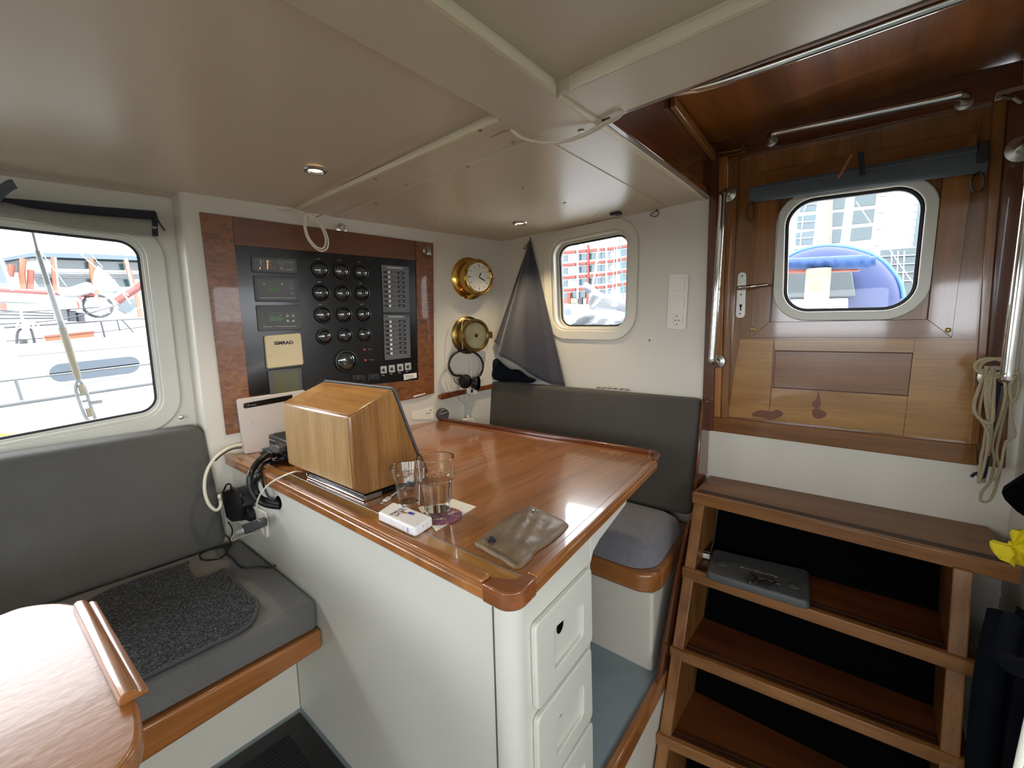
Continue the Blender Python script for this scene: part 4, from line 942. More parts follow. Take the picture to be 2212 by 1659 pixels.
for q, m_ in (([(430, 459), (500, 468), (545, 928), (488, 939)], burl), ([(896, 521), (934, 526), (936, 849), (903, 858)], burl),
              ([(500, 468), (896, 521), (895, 563), (507, 530)], prail), ([(538, 857), (903, 820), (904, 858), (545, 928)], burl)):
    slabW(q, .010).build('frame_board', m_, ip, bevel=.0008)
slabW([(506, 529), (896, 562), (904, 822), (539, 859)], .004).build('black_board', M['black'], ip)
OB = .004
def dev(q, nm, m_, th=.009, r=.004, off=OB, bev=.002, parent=None):
    return MB().prism(rpoly([WL(x, y, off) for x, y in q], r, 4), -NW*th).build(nm, M[m_] if isinstance(m_, str) else m_, parent or ip, bevel=bev)
def bit(z, pts, m_, par, off, th=.0006, nm='marking'):
    return MB().prism([WL(*z(a, c), off) for a, c in pts], -NW*th).build(nm, M[m_], par, smooth=False)
def rowbits(z, rects, m_, par, off, th=.0006, nm='printed_marks'):
    m = MB()
    for (a0, c0, a1, c1_) in rects: m.prism([WL(*z(a, c), off) for a, c in ((a0, c0), (a1, c0), (a1, c1_), (a0, c1_))], -NW*th)
    return m.build(nm, M[m_], par, smooth=False)
def corner_screws(z, pts, par, off, r=.0022):
    m = MB()
    for a, c in pts: m.lathe([(r, 0), (r, .0008)], WL(*z(a, c), off), -NW, 10)
    return m.build('corner_screws', M['railing'], par)
d1 = dev([zA(105, 118), zA(1005, 175), zA(1025, 482), zA(128, 440)], 'alarm_unit', 'dgrey')
bit(zA, [(160, 165), (965, 215), (985, 445), (180, 405)], 'mgrey', d1, OB+.009, .0004, 'face_plate')
bit(zA, [(292, 200), (322, 202), (312, 345), (303, 345)], 'lgrey', d1, OB+.0095); bit(zA, [(447, 210), (474, 212), (466, 352), (458, 352)], 'lgrey', d1, OB+.0095)
rowbits(zA, [(283, 352, 300, 374)]+[(424+2*k, 208+38*k, 444+2*k, 226+38*k) for k in range(5)], 'led', d1, OB+.0095, .0008, 'leds')
rowbits(zA, [(345+3*k, 210+36*k, 372+3*k, 217+36*k) for k in range(5)]+[(488, 212, 512, 226), (492, 282, 514, 296), (505, 360, 522, 370), (650, 228, 664, 242), (570, 335, 590, 350), (780, 232, 920, 238), (870, 258, 922, 264), (812, 386, 940, 400), (590, 232, 606, 238), (600, 380, 616, 386), (695, 350, 730, 384), (742, 372, 765, 390), (680, 240, 692, 290), (752, 240, 762, 290)], 'mark', d1, OB+.0095)
corner_screws(zA, [(150, 148), (955, 205), (178, 408), (992, 450)], d1, OB+.009)
d2 = dev([zA(148, 515), zA(1040, 548), zA(1072, 1035), zA(200, 1030)], 'charge_monitor', 'dgrey')
bit(zA, [(215, 580), (975, 605), (1005, 975), (255, 975)], 'mgrey', d2, OB+.009, .0005, 'face_plate')
bit(zA, [(425, 740), (700, 750), (715, 835), (440, 830)], 'green', d2, OB+.0096, .0004, 'display')
rowbits(zA, [(350, 672, 398, 690), (712, 665, 752, 698), (885, 752, 936, 768), (915, 850, 942, 872), (445, 715, 480, 722), (640, 718, 672, 726), (790, 768, 828, 771), (800, 872, 840, 875), (820, 700, 930, 703), (300, 948, 990, 960)], 'mark', d2, OB+.0096, .0003)
corner_screws(zA, [(190, 540), (1005, 572), (235, 1005), (1040, 1000)], d2, OB+.009)
d3 = dev([zA(205, 1100), zA(1080, 1100), zA(1112, 1585), zA(255, 1618)], 'power_monitor', 'dgrey')
bit(zA, [(270, 1165), (1030, 1160), (1055, 1490), (320, 1525)], 'dgrey', d3, OB+.009, .0005, 'face_plate')
bit(zA, [(480, 1325), (745, 1325), (755, 1410), (490, 1415)], 'green', d3, OB+.0096, .0004, 'display')
for q in ([(812, 1298), (876, 1300), (852, 1325), (822, 1340)], [(912, 1298), (974, 1298), (974, 1338), (945, 1325)], [(822, 1385), (855, 1395), (886, 1430), (826, 1432)], [(945, 1398), (978, 1384), (980, 1428), (920, 1430)]):
    bit(zA, q, 'lgrey', d3, OB+.0096, .001, 'button')
rowbits(zA, [(486+45*k, 1250, 496+45*k, 1258) for k in range(6)]+[(485, 1297, 560, 1303), (680, 1290, 722, 1302), (810, 1272, 845, 1279), (938, 1270, 972, 1279), (350, 1522, 540, 1532), (580, 1515, 1020, 1523)], 'mark', d3, OB+.0096, .0003)
corner_screws(zA, [(245, 1140), (1048, 1138), (285, 1590), (1088, 1558)], d3, OB+.009)
d4 = dev([zP(466, 925), zP(712, 905), zP(732, 1118), zP(485, 1147)], 'display_cover', 'beige', .018, .008, OB, .004)
w0, w1_ = WL(*zP(540, 975), OB+.0185), WL(*zP(668, 968), OB+.0185)
text('SIMRAD', 'lettering', plain('navy_print', '#2a2b45', .5), d4, (w0+w1_)/2, w1_-w0, (-NW).cross(w1_-w0), .0135, .0004, width=(w1_-w0).length, bold=.035)
MB().prism([WL(*zP(a, c), OB+.018) for a, c in ((484, 1012), (524, 1008), (524, 1062), (488, 1066))], -NW*.003).build('latch', M['beige'], d4, bevel=.0012)
d5 = dev([zP(490, 1160), zP(720, 1138), zP(728, 1310), zP(512, 1330)], 'chart_display', 'dgrey', .014, .006, OB, .003)
bit(zP, [(530, 1178), (700, 1160), (708, 1300), (540, 1315)], 'lcd', d5, OB+.0142, .0006, 'screen')
# gauges
GA = [(345, 268, 1), (722, 292, 1), (1077, 318, 1), (362, 682, 1), (745, 690, 1), (1098, 690, 1), (390, 1082, 1), (770, 1075, 0), (1125, 1070, 1), (415, 1470, 2), (790, 1448, 0), (1138, 1430, 0)]
grng = random.Random(3)
def gauge(P, R_, kind, needle):
    u, v = UW, VW
    if u.x < 0: u = -u
    g = MB().lathe([(R_, 0), (R_, .006), (R_*.93, .011), (R_*.80, .0125), (R_*.78, .010), (R_*.77, .006)], P, -NW, 34, False).build('gauge', M['railing'], ip)
    MB().lathe([(R_*.80, .004), (.0002, .004)], P, -NW, 30).build('dial', M['dial'], g)
    m = MB(); O_ = P-NW*.0042
    N_ = 9 if kind != 1 else 5
    for k in range(N_):
        a = math.pi*(1.15-1.3*k/(N_-1)); e = u*math.cos(a)+v*math.sin(a)
        m.tube([O_+e*R_*.60, O_+e*R_*.70], R_*.018, 5)
    if kind != 1: m.tube([O_+(u*math.cos(a)+v*math.sin(a))*R_*.56 for a in [R(230+80*k/8) for k in range(9)]], R_*.02, 5)
    m.build('scale_marks', M['mark'], g)
    e = u*math.cos(needle)+v*math.sin(needle)
    MB().tube([O_-e*R_*.1-NW*.001, O_+e*R_*.55-NW*.001], [R_*.03, R_*.012], 6).build('needle', M['mark'] if kind != 2 else M['red'], g)
    if kind == 2: MB().prism([O_+u*R_*.25-v*R_*.5, O_+u*R_*.6-v*R_*.35, O_+u*R_*.62+v*.0, O_+u*R_*.35+v*.0], -NW*.0004).build('red_zone', M['red'], g)
    # domed glass
    prof = [(R_*.80*math.cos(t), .0062+R_*.28*math.sin(t)) for t in [math.pi/2*k/7 for k in range(8)]]
    MB().lathe(prof, P, -NW, 30, False).build('glass_dome', M['gglass'], g)
    return g
for i, (a, c, kd) in enumerate(GA):
    nd = [R(225), R(225), R(225), R(220), R(90), R(215), R(225), R(90), R(200), R(140), R(80), R(60)][i]
    gauge(WL(*zB_(a, c), OB), [.0345, .0335, .0315][i % 3] if i < 9 else [.032, .031, .030][i % 3], kd, nd)
gb = gauge(WL(*zP(1025, 1095), OB), .050, 0, R(205))
bit(zP, [(985, 1115), (1055, 1118), (1055, 1150), (988, 1150)], 'lcd', gb, OB+.0045, .0004, 'digits_window')
rowbits(zB_, [(275, 76, 342, 84), (648, 100, 720, 107), (1012, 132, 1070, 139), (300, 484, 356, 498), (1046, 514, 1082, 524), (318, 895, 380, 902), (1062, 884, 1118, 891)], 'mark', ip, OB, .0004, 'gauge_captions')
for a, c in ((1149, 1018), (1156, 1090)):
    MB().lathe([(.0055, 0), (.0055, .003), (.003, .005), (.0003, .0055)], WL(*zP(a, c), OB), -NW, 16).build('warning_lamp', M['red'], ip)
rowbits(zP, [(1172, 1012, 1198, 1018), (1180, 1084, 1215, 1090)], 'dgrey', ip, OB, .0004, 'lamp_captions')
# breaker panels
def breaker(q, x0, x1, y0, y1, lx0, lx1, ly0, ly1, screws, title, n=8):
    p = dev([zC(*k) for k in q], 'breaker_panel', 'mgrey', .006, .004, OB, .002)
    bit(zC, title, 'lgrey', p, OB+.006, .0005, 'title_strip')
    for k in range(n):
        t = k/(n-1); x = x0+(x1-x0)*t; y = y0+(y1-y0)*t; lx = lx0+(lx1-lx0)*t; ly = ly0+(ly1-ly0)*t
        s = MB().prism([WL(*zC(a, c), OB+.006) for a, c in ((x-62, y-12), (x+28, y-10), (x+28, y+14), (x-62, y+10))], -NW*.002).build('switch', M['railing'], p)
        MB().prism([WL(*zC(a, c), OB+.008) for a, c in ((x-13, y-13), (x+14, y-12), (x+14, y+15), (x-13, y+14))], -NW*.006).build('toggle', M['wplastic'], s, bevel=.0008)
        MB().prism([WL(*zC(a, c), OB+.006) for a, c in ((lx-42, ly-18), (lx+44, ly-14), (lx+44, ly+18), (lx-42, ly+14))], -NW*.0008).build('name_strip', M['railing'], s)
        rowbits(zC, [(lx-16, ly-2, lx+18, ly+5)], 'mark', s, OB+.0069, .0002, 'lettering')
        rowbits(zC, [(x+44, y-6, x+56, y+6), (x+76, y-4, x+86, y+5)], 'railing', s, OB+.006, .0004, 'dots')
    corner_screws(zC, screws, p, OB+.006, .002)
breaker([(130, 125), (468, 150), (482, 715), (155, 715)], 224, 238, 217, 632, 374, 386, 228, 632, [(158, 158), (445, 180), (180, 682), (458, 680)], [(205, 150), (398, 162), (398, 178), (205, 165)])
breaker([(155, 738), (480, 740), (493, 1272), (175, 1305)], 243, 257, 828, 1220, 390, 402, 824, 1204, [(180, 772), (457, 768), (198, 1276), (470, 1244)], [(225, 758), (412, 760), (412, 776), (225, 774)])
for a, c in ((163, 1425), (265, 1412), (368, 1398), (463, 1384)):
    s = MB().prism(rpoly([WL(*zC(a+i, c+j), OB) for i, j in ((-40, -45), (36, -52), (40, 38), (-36, 46))], .003, 3), -NW*.003).build('toggle_plate', M['lgrey'], ip, bevel=.001)
    P = WL(*zC(a, c), OB+.003); MB().lathe([(.007, 0), (.007, .003), (.004, .004), (.0003, .004)], P, -NW, 14).build('collar', M['railing'], s)
    MB().tube([P-NW*.003, P-NW*.018+UW*.004+VW*.001], [.0022, .0034], 8).build('lever', M['chrome'], s)
rowbits(zC, [(142, 1487, 172, 1494), (244, 1470, 272, 1477), (346, 1456, 376, 1463), (440, 1442, 470, 1449)], 'mark', ip, OB, .0004, 'toggle_captions')
lb = bit(zC, [(410, 1480), (570, 1458), (572, 1520), (415, 1550)], 'paper', ip, OB, .0006, 'paper_label')
rowbits(zC, [(430, 1492, 530, 1497), (430, 1508, 540, 1513), (430, 1526, 530, 1530)], 'dgrey', lb, OB+.0006, .0002, 'lettering')
for q in ([zP(1065, 1190), zP(1150, 1188), zP(1155, 1225), zP(1068, 1225)], [zP(1168, 1182), zP(1248, 1178), zP(1250, 1222), zP(1170, 1228)]):
    s = dev(q, 'power_outlet', 'railing', .004, .003, OB, .001)
    cq_ = sum([WL(x, y, OB+.004) for x, y in q], Vector())/4; MB().lathe([(.013, 0), (.013, .006), (.010, .007), (.0003, .007)], cq_, -NW, 20).build('cap', M['railing'], s)
slabW([(851+42, 855), (918, 849), (918, 851), (893, 858)], .006, .010).build('lower_catch', M['wplastic'], ip)
# chrome turn-catch and spotlight on the frame
t = thing('turn_catch', WL(738, 495, .01), 'round chrome turn-catch at the top edge of the instrument panel frame', 'catch')
P = WL(738, 495, .002); MB().lathe([(.022, 0), (.022, .003), (.018, .006), (.008, .007), (.0003, .007)], P, -NW, 26).build('disc', M['chrome'], t)
MB().obox(P-NW*.010, UW*.018, VW*.003, NW*.004).build('wing', M['chrome'], t, bevel=.0015)
MB().obox(P-NW*.010+VW*.009, VW*.009, UW*.0025, NW*.003).build('wing', M['chrome'], t, bevel=.0012)
t = thing('spotlight', WL(*zP(1560, 350), .01), 'small nickel spotlight on the upper right of the panel frame', 'lamp')
P = WL(*zP(1560, 350), .010); MB().lathe([(.013, 0), (.013, .004), (.006, .008), (.005, .022), (.0003, .023)], P, -NW, 20).build('base', M['brass'] if False else M['satin'], t)
Q = P-NW*.030; a_ = (Vector((-.15, -.25, -1))).normalized()
MB().lathe([(.010, -.012), (.0115, -.010), (.0115, .026), (.010, .028), (.0003, .0275)], Q, a_, 20).build('lamp_head', M['satin'], t)
# seam between the two wall panels
struct(slabW([(943.5, 505), (946, 505), (946, 838), (943.5, 838)], .0015).build('trim_24', 'cream', smooth=False))
# ================================================================== CLOCKS AND THE CORNER
def clockcase(P, s, mat, nm, lab, cat):
    t = thing(nm, P, lab, cat)
    MB().lathe([(r_*s, h_*s) for r_, h_ in ((.064, 0), (.064, .003), (.060, .006), (.054, .008), (.050, .013), (.049, .038), (.052, .041), (.054, .044), (.054, .052), (.051, .0565), (.046, .057), (.043, .053))], P, -NW, 48, False).build('case', M[mat], t, ang=30)
    return t
Pc = WL(1013.5, 602, .0); CS = 1.62
t = clockcase(Pc, CS, 'brass', 'ship_clock', 'polished brass ship clock with white dial, upper of the two on the wall', 'clock')
s = CS; FO = Pc-NW*.0535*s; u = -UW if UW.x < 0 else UW; v = VW
MB().lathe([(.0425*s, 0), (.0003, .0001)], FO, -NW, 40).build('dial', M['paper'], t)
m = MB()
for k in range(12):
    a = R(90-30*k); e = u*math.cos(a)+v*math.sin(a); h_ = Vector(e)
    m.obox(FO-NW*.0006+e*.034*s, e*.0042*s, e.cross(NW)*(.0016 if k % 3 == 0 else .0009), NW*.0003)
m.build('numerals', M['railing'], t, smooth=False)
for a, L_, w_ in ((R(60), .018, .0012), (R(-24), .027, .0012)):
    e = u*math.cos(a)+v*math.sin(a); pp = e.cross(NW)
    MB().prism([FO-NW*.0012-pp*w_*s, FO-NW*.0012+e*L_*s*.6-pp*w_*1.7*s, FO-NW*.0012+e*L_*s, FO-NW*.0012+e*L_*s*.6+pp*w_*1.7*s, FO-NW*.0012+pp*w_*s], -NW*.0004).build('hand', M['railing'], t)
MB().lathe([(.0435*s, .0015), (.0003, .0035)], FO, -NW, 40, False).build('dial_glass', M['pane'], t)
MB().ball(FO+u*.056*s+NW*.004, .004).build('hinge_knob', M['brass'], t)
for k in range(3):
    a = R(90+120*k); MB().lathe([(.003, 0), (.003, .0015)], Pc-NW*.0045*1.6+(u*math.cos(a)+v*math.sin(a))*.062*s, -NW, 10).build('screw', M['obrass'], t)
Pb = WL(1010, 724, .0)
t = clockcase(Pb, 1.50, 'obrass', 'brass_lamp', 'tarnished brass round wall lamp housing below the ship clock', 'wall lamp')
s = 1.50; FO = Pb-NW*.050*s
MB().lathe([(.044*s, .003), (.040*s, .004), (.015*s, -.001), (.0003, -.0015)], FO, -NW, 44).build('reflector', M['bdish'], t)
MB().lathe([(.010, -.001), (.010, .004), (.004, .007), (.0003, .007)], FO, -NW, 18).build('bulb_holder', M['railing'], t)
MB().obox(FO+u*.058*s+NW*.004, u*.014, v*.017, NW*.009).build('side_lug', M['obrass'], t, bevel=.002)
for dy in (-.006, 0, .006): MB().obox(FO+u*.058*s-NW*.004+v*dy, u*.0145, v*.0012, NW*.001).build('lug_rib', M['obrass'], t)
# headphones hanging on the lamp
hd = thing('headphones', WL(*zD(255, 1030), .06), 'black over-ear headphones hanging below the tarnished brass lamp', 'headphones')
zW = lambda a, c, o=.045: WL(*zD(a, c), o)
bandp = spline([zW(130, 1250), zW(92, 1190), zW(92, 1130), zW(125, 1065), zW(190, 1025), zW(265, 1015), zW(340, 1040), (zW(395, 1090)), zW(418, 1150), zW(415, 1200), zW(388, 1260)], 7)
MB().tube(bandp, .0055, 10).build('headband', M['bplastic'], hd)
for l in ([(92, 1180), (103, 1215), (130, 1250), (165, 1262), (205, 1262), (232, 1290)], [(418, 1150), (416, 1200), (395, 1250), (365, 1280), (335, 1310)]):
    MB().tube(spline([zW(a, c, .048) for a, c in l], 5), .0062, 10).build('yoke', M['bplastic'], hd)
for (a, c, ax) in ((232, 1315, (-.9, -.3, .25)), (335, 1335, (-.8, .5, .1))):
    P = zW(a, c, .055); ax = Vector(ax)
    k = MB().lathe([(.029, -.018), (.032, -.012), (.032, -.002), (.027, .004), (.026, .010), (.021, .017), (.0003, .018)], P, ax, 26).build('ear_cup', M['bplastic'], hd)
    MB().lathe([(.033, -.024), (.036, -.016), (.033, -.008), (.016, -.008), (.016, -.024)], P, ax, 26, False).build('ear_pad', M['matte'], hd)
MB().tube(spline([zW(135, 1275, .05), zW(145, 1320, .05), zW(180, 1350, .05)], 6), .0018, 6).build('cup_wire', M['bplastic'], hd)
ec = thing('white_earphone_cord', WL(*zD(255, 715), .06), 'white cords looped over the brass lamp with connector ends hanging left', 'cable')
for l, r_ in (([(240, 718, .062), (180, 722, .05), (130, 745, .03), (100, 820, .02), (68, 960, .012), (72, 1200, .012), (80, 1290, .012), (120, 1370, .015), (200, 1490, .02)], .0016),
          ([(165, 1060, .03), (140, 1150, .02), (140, 1230, .015), (128, 1330, .014), (150, 1420, .016), (205, 1492, .02)], .0016),
          ([(255, 715, .062), (225, 730, .06), (212, 800, .058), (218, 920, .058), (222, 1010, .04)], .0016),
          ([(262, 715, .062), (330, 735, .058), (380, 780, .056), (410, 860, .056), (455, 960, .04), (455, 1050, .03), (425, 1230, .055), (380, 1335, .06)], .0016),
          ([(315, 860, .06), (318, 950, .058), (310, 1060, .03)], .0015), ([(290, 1060, .03), (300, 1150, .02), (305, 1265, .03)], .0018)):
    MB().tube(spline([WL(*zD(a, c), o) for a, c, o in l], 7), r_, 7).build('cord', M['wcable'], ec)
P, Q = WL(*zD(195, 1478), .02), WL(*zD(217, 1502), .02); MB().tube([P, Q], .0032, 8).build('splitter', M['wplastic'], ec)
MB().tube(spline([Q, WL(*zD(240, 1525), .02), WL(*zD(258, 1532), .02)], 5), .0014, 7).build('cord', M['wcable'], ec)
MB().tube([WL(*zD(258, 1530), .02), WL(*zD(298, 1558), .02)], .0028, 8).build('connector', M['wplastic'], ec)
# little white charger wedged behind the grab strip, with its cord
wch = thing('white_charger', WL(*zD(310, 1410), .02), 'white charger block on the dark wooden strip under the headphones', 'charger')
MB().prism([WL(*zD(a, c), .02) for a, c in ((258, 1385), (300, 1380), (350, 1405), (352, 1440), (256, 1438))], -NW*.012).build('block', M['wplastic'], wch, bevel=.002)
MB().prism([WL(*zD(a, c), .0325) for a, c in ((302, 1395), (320, 1395), (320, 1425), (302, 1428))], -NW*.002).build('socket', M['railing'], wch)
MB().tube([WL(*zD(300, 1438), .022), WL(*zD(300, 1460), .022)], .003, 8).build('plug', M['wplastic'], wch)
MB().tube(spline([WL(*zD(a, c), .012) for a, c in ((236, 1385), (240, 1460), (255, 1560), (262, 1640))], 6), .0009, 6).build('cord', M['wcable'], wch)
zH = zm(860, 800, 8.508)
w3 = thing('white_plug_adapter', WL(*zH(1280, 900), .02), 'white plug adapter seen just over the dark back edge of the table', 'adapter')
MB().prism([WL(*zH(a, c), .01) for a, c in ((1160, 895), (1240, 870), (1330, 860), (1395, 950), (1390, 1010), (1165, 1000))], -NW*.025).build('block', M['wplastic'], w3, bevel=.003)
MB().prism([WL(*zH(a, c), .02) for a, c in ((1240, 825), (1280, 818), (1300, 865), (1250, 875))], -NW*.01).build('plug', M['wplastic'], w3, bevel=.002)
sp_ = thing('round_speaker', WL(*zH(790, 790), .03), 'small round dark grey speaker behind the table beneath the wooden strip', 'speaker')
P = WL(*zH(790, 800), .0); MB().lathe([(.030, 0), (.032, .01), (.030, .028), (.024, .033), (.022, .030), (.0003, .031)], P, -NW, 30).build('case', M['dgrey'], sp_)
MB().tube([P-NW*.031-UW*.02+VW*.006, P-NW*.034+VW*.009, P-NW*.031+UW*.02+VW*.012], .0016, 6).build('trim_line', M['lgrey'], sp_)
wpn = thing('cream_socket_panel', WL(*zH(520, 750), .005), 'cream plate with dark screws behind the table, left of the round speaker', 'plate')
MB().prism([WL(*zH(a, c), .0) for a, c in ((250, 775), (645, 675), (645, 900), (250, 900))], -NW*.004).build('plate', M['wplastic'], wpn, bevel=.001)
for a, c in ((597, 730), (530, 795), (570, 790)): MB().lathe([(.003, 0), (.003, .001)], WL(*zH(a, c), .004), -NW, 10).build('screw', M['railing'], wpn)
# dark wooden grab strip on both walls of the corner
gs = [WL(*zH(a, c), .0) for a, c in ((725, 455), (810, 412), (1630, 262), (1700, 240), (1700, 330), (1600, 350), (1200, 425), (770, 532), (730, 515))]
tag(MB().prism(rpoly(gs, .003, 3), -NW*.022).build('grab_strip', 'mahogy', bevel=.004, seg=3), 'short dark wooden strip on the wall under the headphones', 'strip')
# ================================================================== BACK WALL
zK = zm(1150, 440, 3.771)
sw = thing('triple_switch_plate', PX(1466, 652, XB), 'white upright switch plate with two rockers above a round socket', 'switch')
SQ = [PX(*zK(a, c), XB) for a, c in ((1118, 572), (1280, 572), (1252, 1028), (1096, 1020))]
MB().prism(rpoly(SQ, .009, 5), (-.009, 0, 0)).build('plate', M['wplastic'], sw, bevel=.003, seg=3)
for l in (((1127, 605), (1247, 600), (1238, 710), (1125, 714)), ((1124, 754), (1238, 750), (1234, 858), (1121, 858))):
    MB().prism(rpoly([PX(*zK(a, c), XB-.009) for a, c in l], .003, 3), (-.004, 0, 0)).build('rocker', M['wplastic'], sw, bevel=.001)
MB().prism(rpoly([PX(*zK(a, c), XB-.009) for a, c in ((1119, 900), (1230, 897), (1226, 1003), (1117, 1003))], .003, 3), (-.003, 0, 0)).build('socket_insert', M['wplastic'], sw, bevel=.001)
P = PX(*zK(1177, 950), XB-.012); so_ = MB().lathe([(.0215, 0), (.0215, .0025), (.0185, .0028), (.0180, .0004), (.0003, .0004)], P, (-1, 0, 0), 28).build('socket_well', M['wplastic'], sw)
for dy, dz, r_ in ((.008, 0, .0026), (-.008, 0, .0026), (0, .017, .003), (0, -.017, .003), (0, 0, .0016)):
    MB().lathe([(r_, 0), (r_, .0012)], P+Vector((0, dy, dz)), (-1, 0, 0), 10).build('pin_hole', M['railing'] if r_ > .002 else M['lgrey'], so_)
rg = thing('ring_hook', PX(1414, 456, XB), 'small black wire ring on a hook high on the far wall', 'hook')
P = PX(*zK(1015, 55), 1.772); MB().ball(P, .004, 10).build('hook_pin', M['bplastic'], rg)
MB().tube(spline([P, PX(*zK(970, 80), 1.770), PX(*zK(962, 92), 1.770), PX(*zK(985, 104), 1.770), PX(*zK(1015, 100), 1.770), PX(*zK(1028, 80), 1.771)], 5, True), .0015, 7, True).build('ring', M['bplastic'], rg)
bc_ = thing('black_clip', PZ(1332, 458, 1.68), 'black plastic clip on the ceiling edge above the small window', 'clip')
P = PZ(1330, 459, 1.6815); MB().obox(P-Vector((0, 0, .005)), Vector((.012, 0, 0)), Vector((0, .022, 0)), Vector((0, 0, .005))).build('clip_body', M['bplastic'], bc_, bevel=.003)
MB().obox(P+Vector((.004, -.012, -.009)), Vector((.006, 0, 0)), Vector((0, .012, 0)), Vector((0, 0, .003))).build('clip_tab', M['bplastic'], bc_, bevel=.001)
tag(MB().lathe([(.004, 0), (.004, .002), (.002, .003), (.0002, .002)], PX(*zK(955, 1112), XB), (-1, 0, 0), 12).build('wall_screw', 'obrass'), 'single dark screw head in the far wall below the switch plate', 'screw')
# row of small steel ball studs just above the back cushion
prev = None
for i, (a, c) in enumerate(((545, 1495), (590, 1498), (635, 1500), (680, 1503), (733, 1508), (783, 1514))):
    P = PX(*zK(a, c), XB); b = thing('ball_stud', P, ['leftmost steel ball stud', 'second steel ball stud from the left', 'third steel ball stud from the left', 'fourth steel ball stud from the left', 'second steel ball stud from the right', 'rightmost steel ball stud'][i]+' in the row above the charcoal back cushion', 'stud', 'ball studs above the back cushion')
    MB().cyl(P, P+Vector((-.012, 0, 0)), .002, 8).build('stem', M['satin'], b)
    MB().ball(P+Vector((-.015, 0, .001)), .006, 12).build('ball', M['satin'], b)
    MB().cyl(P+Vector((-.011, 0, 0)), P+Vector((-.011, -.012, -.001)), .0018, 8).build('side_pin', M['satin'], b)
# navy cloth hung from a hook
nc = thing('navy_cloth', PX(1143, 520, 1.76), 'dark navy cloth hanging in a long point from a hook in the corner', 'cloth')
zN = zm(900, 440, 3.456)
H0 = PX(*zN(850, 262), 1.765)
bot = [(578, 1030, 1.70), (625, 1078, 1.69), (640, 1065, 1.70), (606, 1132, 1.655), (720, 1190, 1.66), (830, 1255, 1.68), (930, 1320, 1.715), (1000, 1352, 1.735), (1115, 1362, 1.755)]
bp = [PX(*zN(a, c), x) for a, c, x in bot]
def cloth_pt(s_, t_):
    f = s_*(len(bp)-1); i = min(int(f), len(bp)-2); q = bp[i].lerp(bp[i+1], f-i)
    P = H0.lerp(q, t_); k = math.sin(math.pi*min(1, t_*1.02))
    P = P+Vector((-.035*k*math.exp(-((s_-.62)/.18)**2)*t_+.012*math.sin(s_*17)*t_*.6, 0, 0))
    return P
MB().grid(cloth_pt, 46, 30).build('cloth', M['navy'], nc, solid=.003, ang=180)
MB().tube(spline([H0, PX(*zN(835, 290), 1.762), PX(*zN(800, 330), 1.76), PX(*zN(815, 335), 1.76), PX(*zN(850, 275), 1.764)], 5), .0018, 7).build('hanging_loop', M['bplastic'], nc)
MB().ball(H0+Vector((-.002, 0, .002)), .004, 10).build('hook', M['bplastic'], nc)
bgp = [(550, 1170), (600, 1155), (650, 1200), (700, 1235), (760, 1240), (830, 1290), (890, 1315), (850, 1340), (720, 1330), (600, 1320), (555, 1275), (565, 1230)]
ol = spline([PX(*zN(a, c), 1.73) for a, c in bgp], 4, True)
tag(MB().dome(ol, (-1, 0, 0), .035, 9, 3, lambda P, t: .006*math.sin(P.y*70+P.z*50)).build('dark_bag', 'jacket', ang=80), 'crumpled dark navy bag lying on top of the charcoal back cushion', 'bag')
tag(MB().tube(spline([PX(*zN(470, 1345), 1.72), PX(*zN(520, 1318), 1.72), PX(*zN(600, 1300), 1.72)], 5), .008, 10).build('dark_strap', 'jacket'), 'dark strap end poking out left of the crumpled bag', 'strap')
# ================================================================== CABLES, LAMPS, LEFT BLIND
cc_ = thing('coiled_white_cable', PZ(660, 460, 1.66), 'coil of white cable tied to a hook over the instrument panel', 'cable')
def wcp(l, r_, off=.10, cl=False, par=None):
    return MB().tube(spline([WL(*zP(a, c), o) for a, c, o in l], 8, cl), r_, 8, cl).build('cord', M['wcable'], par)
wcp([(558, 62, .03), (640, 62, .05), (700, 80, .08), (760, 105, .10), (810, 150, .10)], .0035, par=cc_)
wcp([(600, 75, .03), (660, 70, .05), (730, 100, .09), (790, 130, .10)], .0028, par=cc_)
wcp([(752, 110, .10), (742, 180, .10), (762, 260, .10), (810, 325, .10), (860, 352, .10), (898, 330, .10), (902, 270, .10), (870, 190, .10), (810, 130, .10)], .0032, cl=True, par=cc_)
wcp([(760, 110, .102), (752, 185, .104), (775, 262, .104), (820, 318, .104), (862, 335, .104), (884, 310, .104), (885, 260, .104), (855, 185, .104), (805, 125, .104)], .0032, cl=True, par=cc_)
MB().tube(spline([WL(*zP(a, c), .103) for a, c in ((745, 90), (755, 85), (765, 120), (775, 128))], 5), .0022, 7).build('wire_hook', M['satin'], cc_)
MB().prism([WL(*zP(a, c), .06) for a, c in ((818, 122), (868, 100), (862, 108), (822, 127))], -NW*.002).build('tie_end', M['obrass'], cc_)
hc_ = thing('hanging_white_cable', PZ(1220, 290, 1.66), 'pair of white cables sagging from the ceiling beam into the hatch', 'cable')
for dy in (0, .009):
    A0 = PZ(1102, 279, ZB-.001)+Vector((dy, 0, 0)); E0 = Vector((1.00, .500, 1.70))
    mid = [(1125, 297, .011), (1165, 307, .020), (1210, 306, .020), (1260, 290, .014), (1300, 268, .008)]
    MB().tube(spline([A0]+[PZ(x, y, ZB-q)+Vector((dy, -dy*.4, 0)) for x, y, q in mid]+[PZ(1340, 243, ZB-.002)+Vector((dy, 0, 0)), Vector((.985, .46, 1.74))], 7), .0030, 8).build('cord', M['wcable'], hc_)
MB().tube([PZ(1060, 297, ZB-.004), PZ(1085, 285, ZB-.005), PZ(1104, 279, ZB-.002)], .0012, 6).build('wire_end', M['obrass'], hc_)
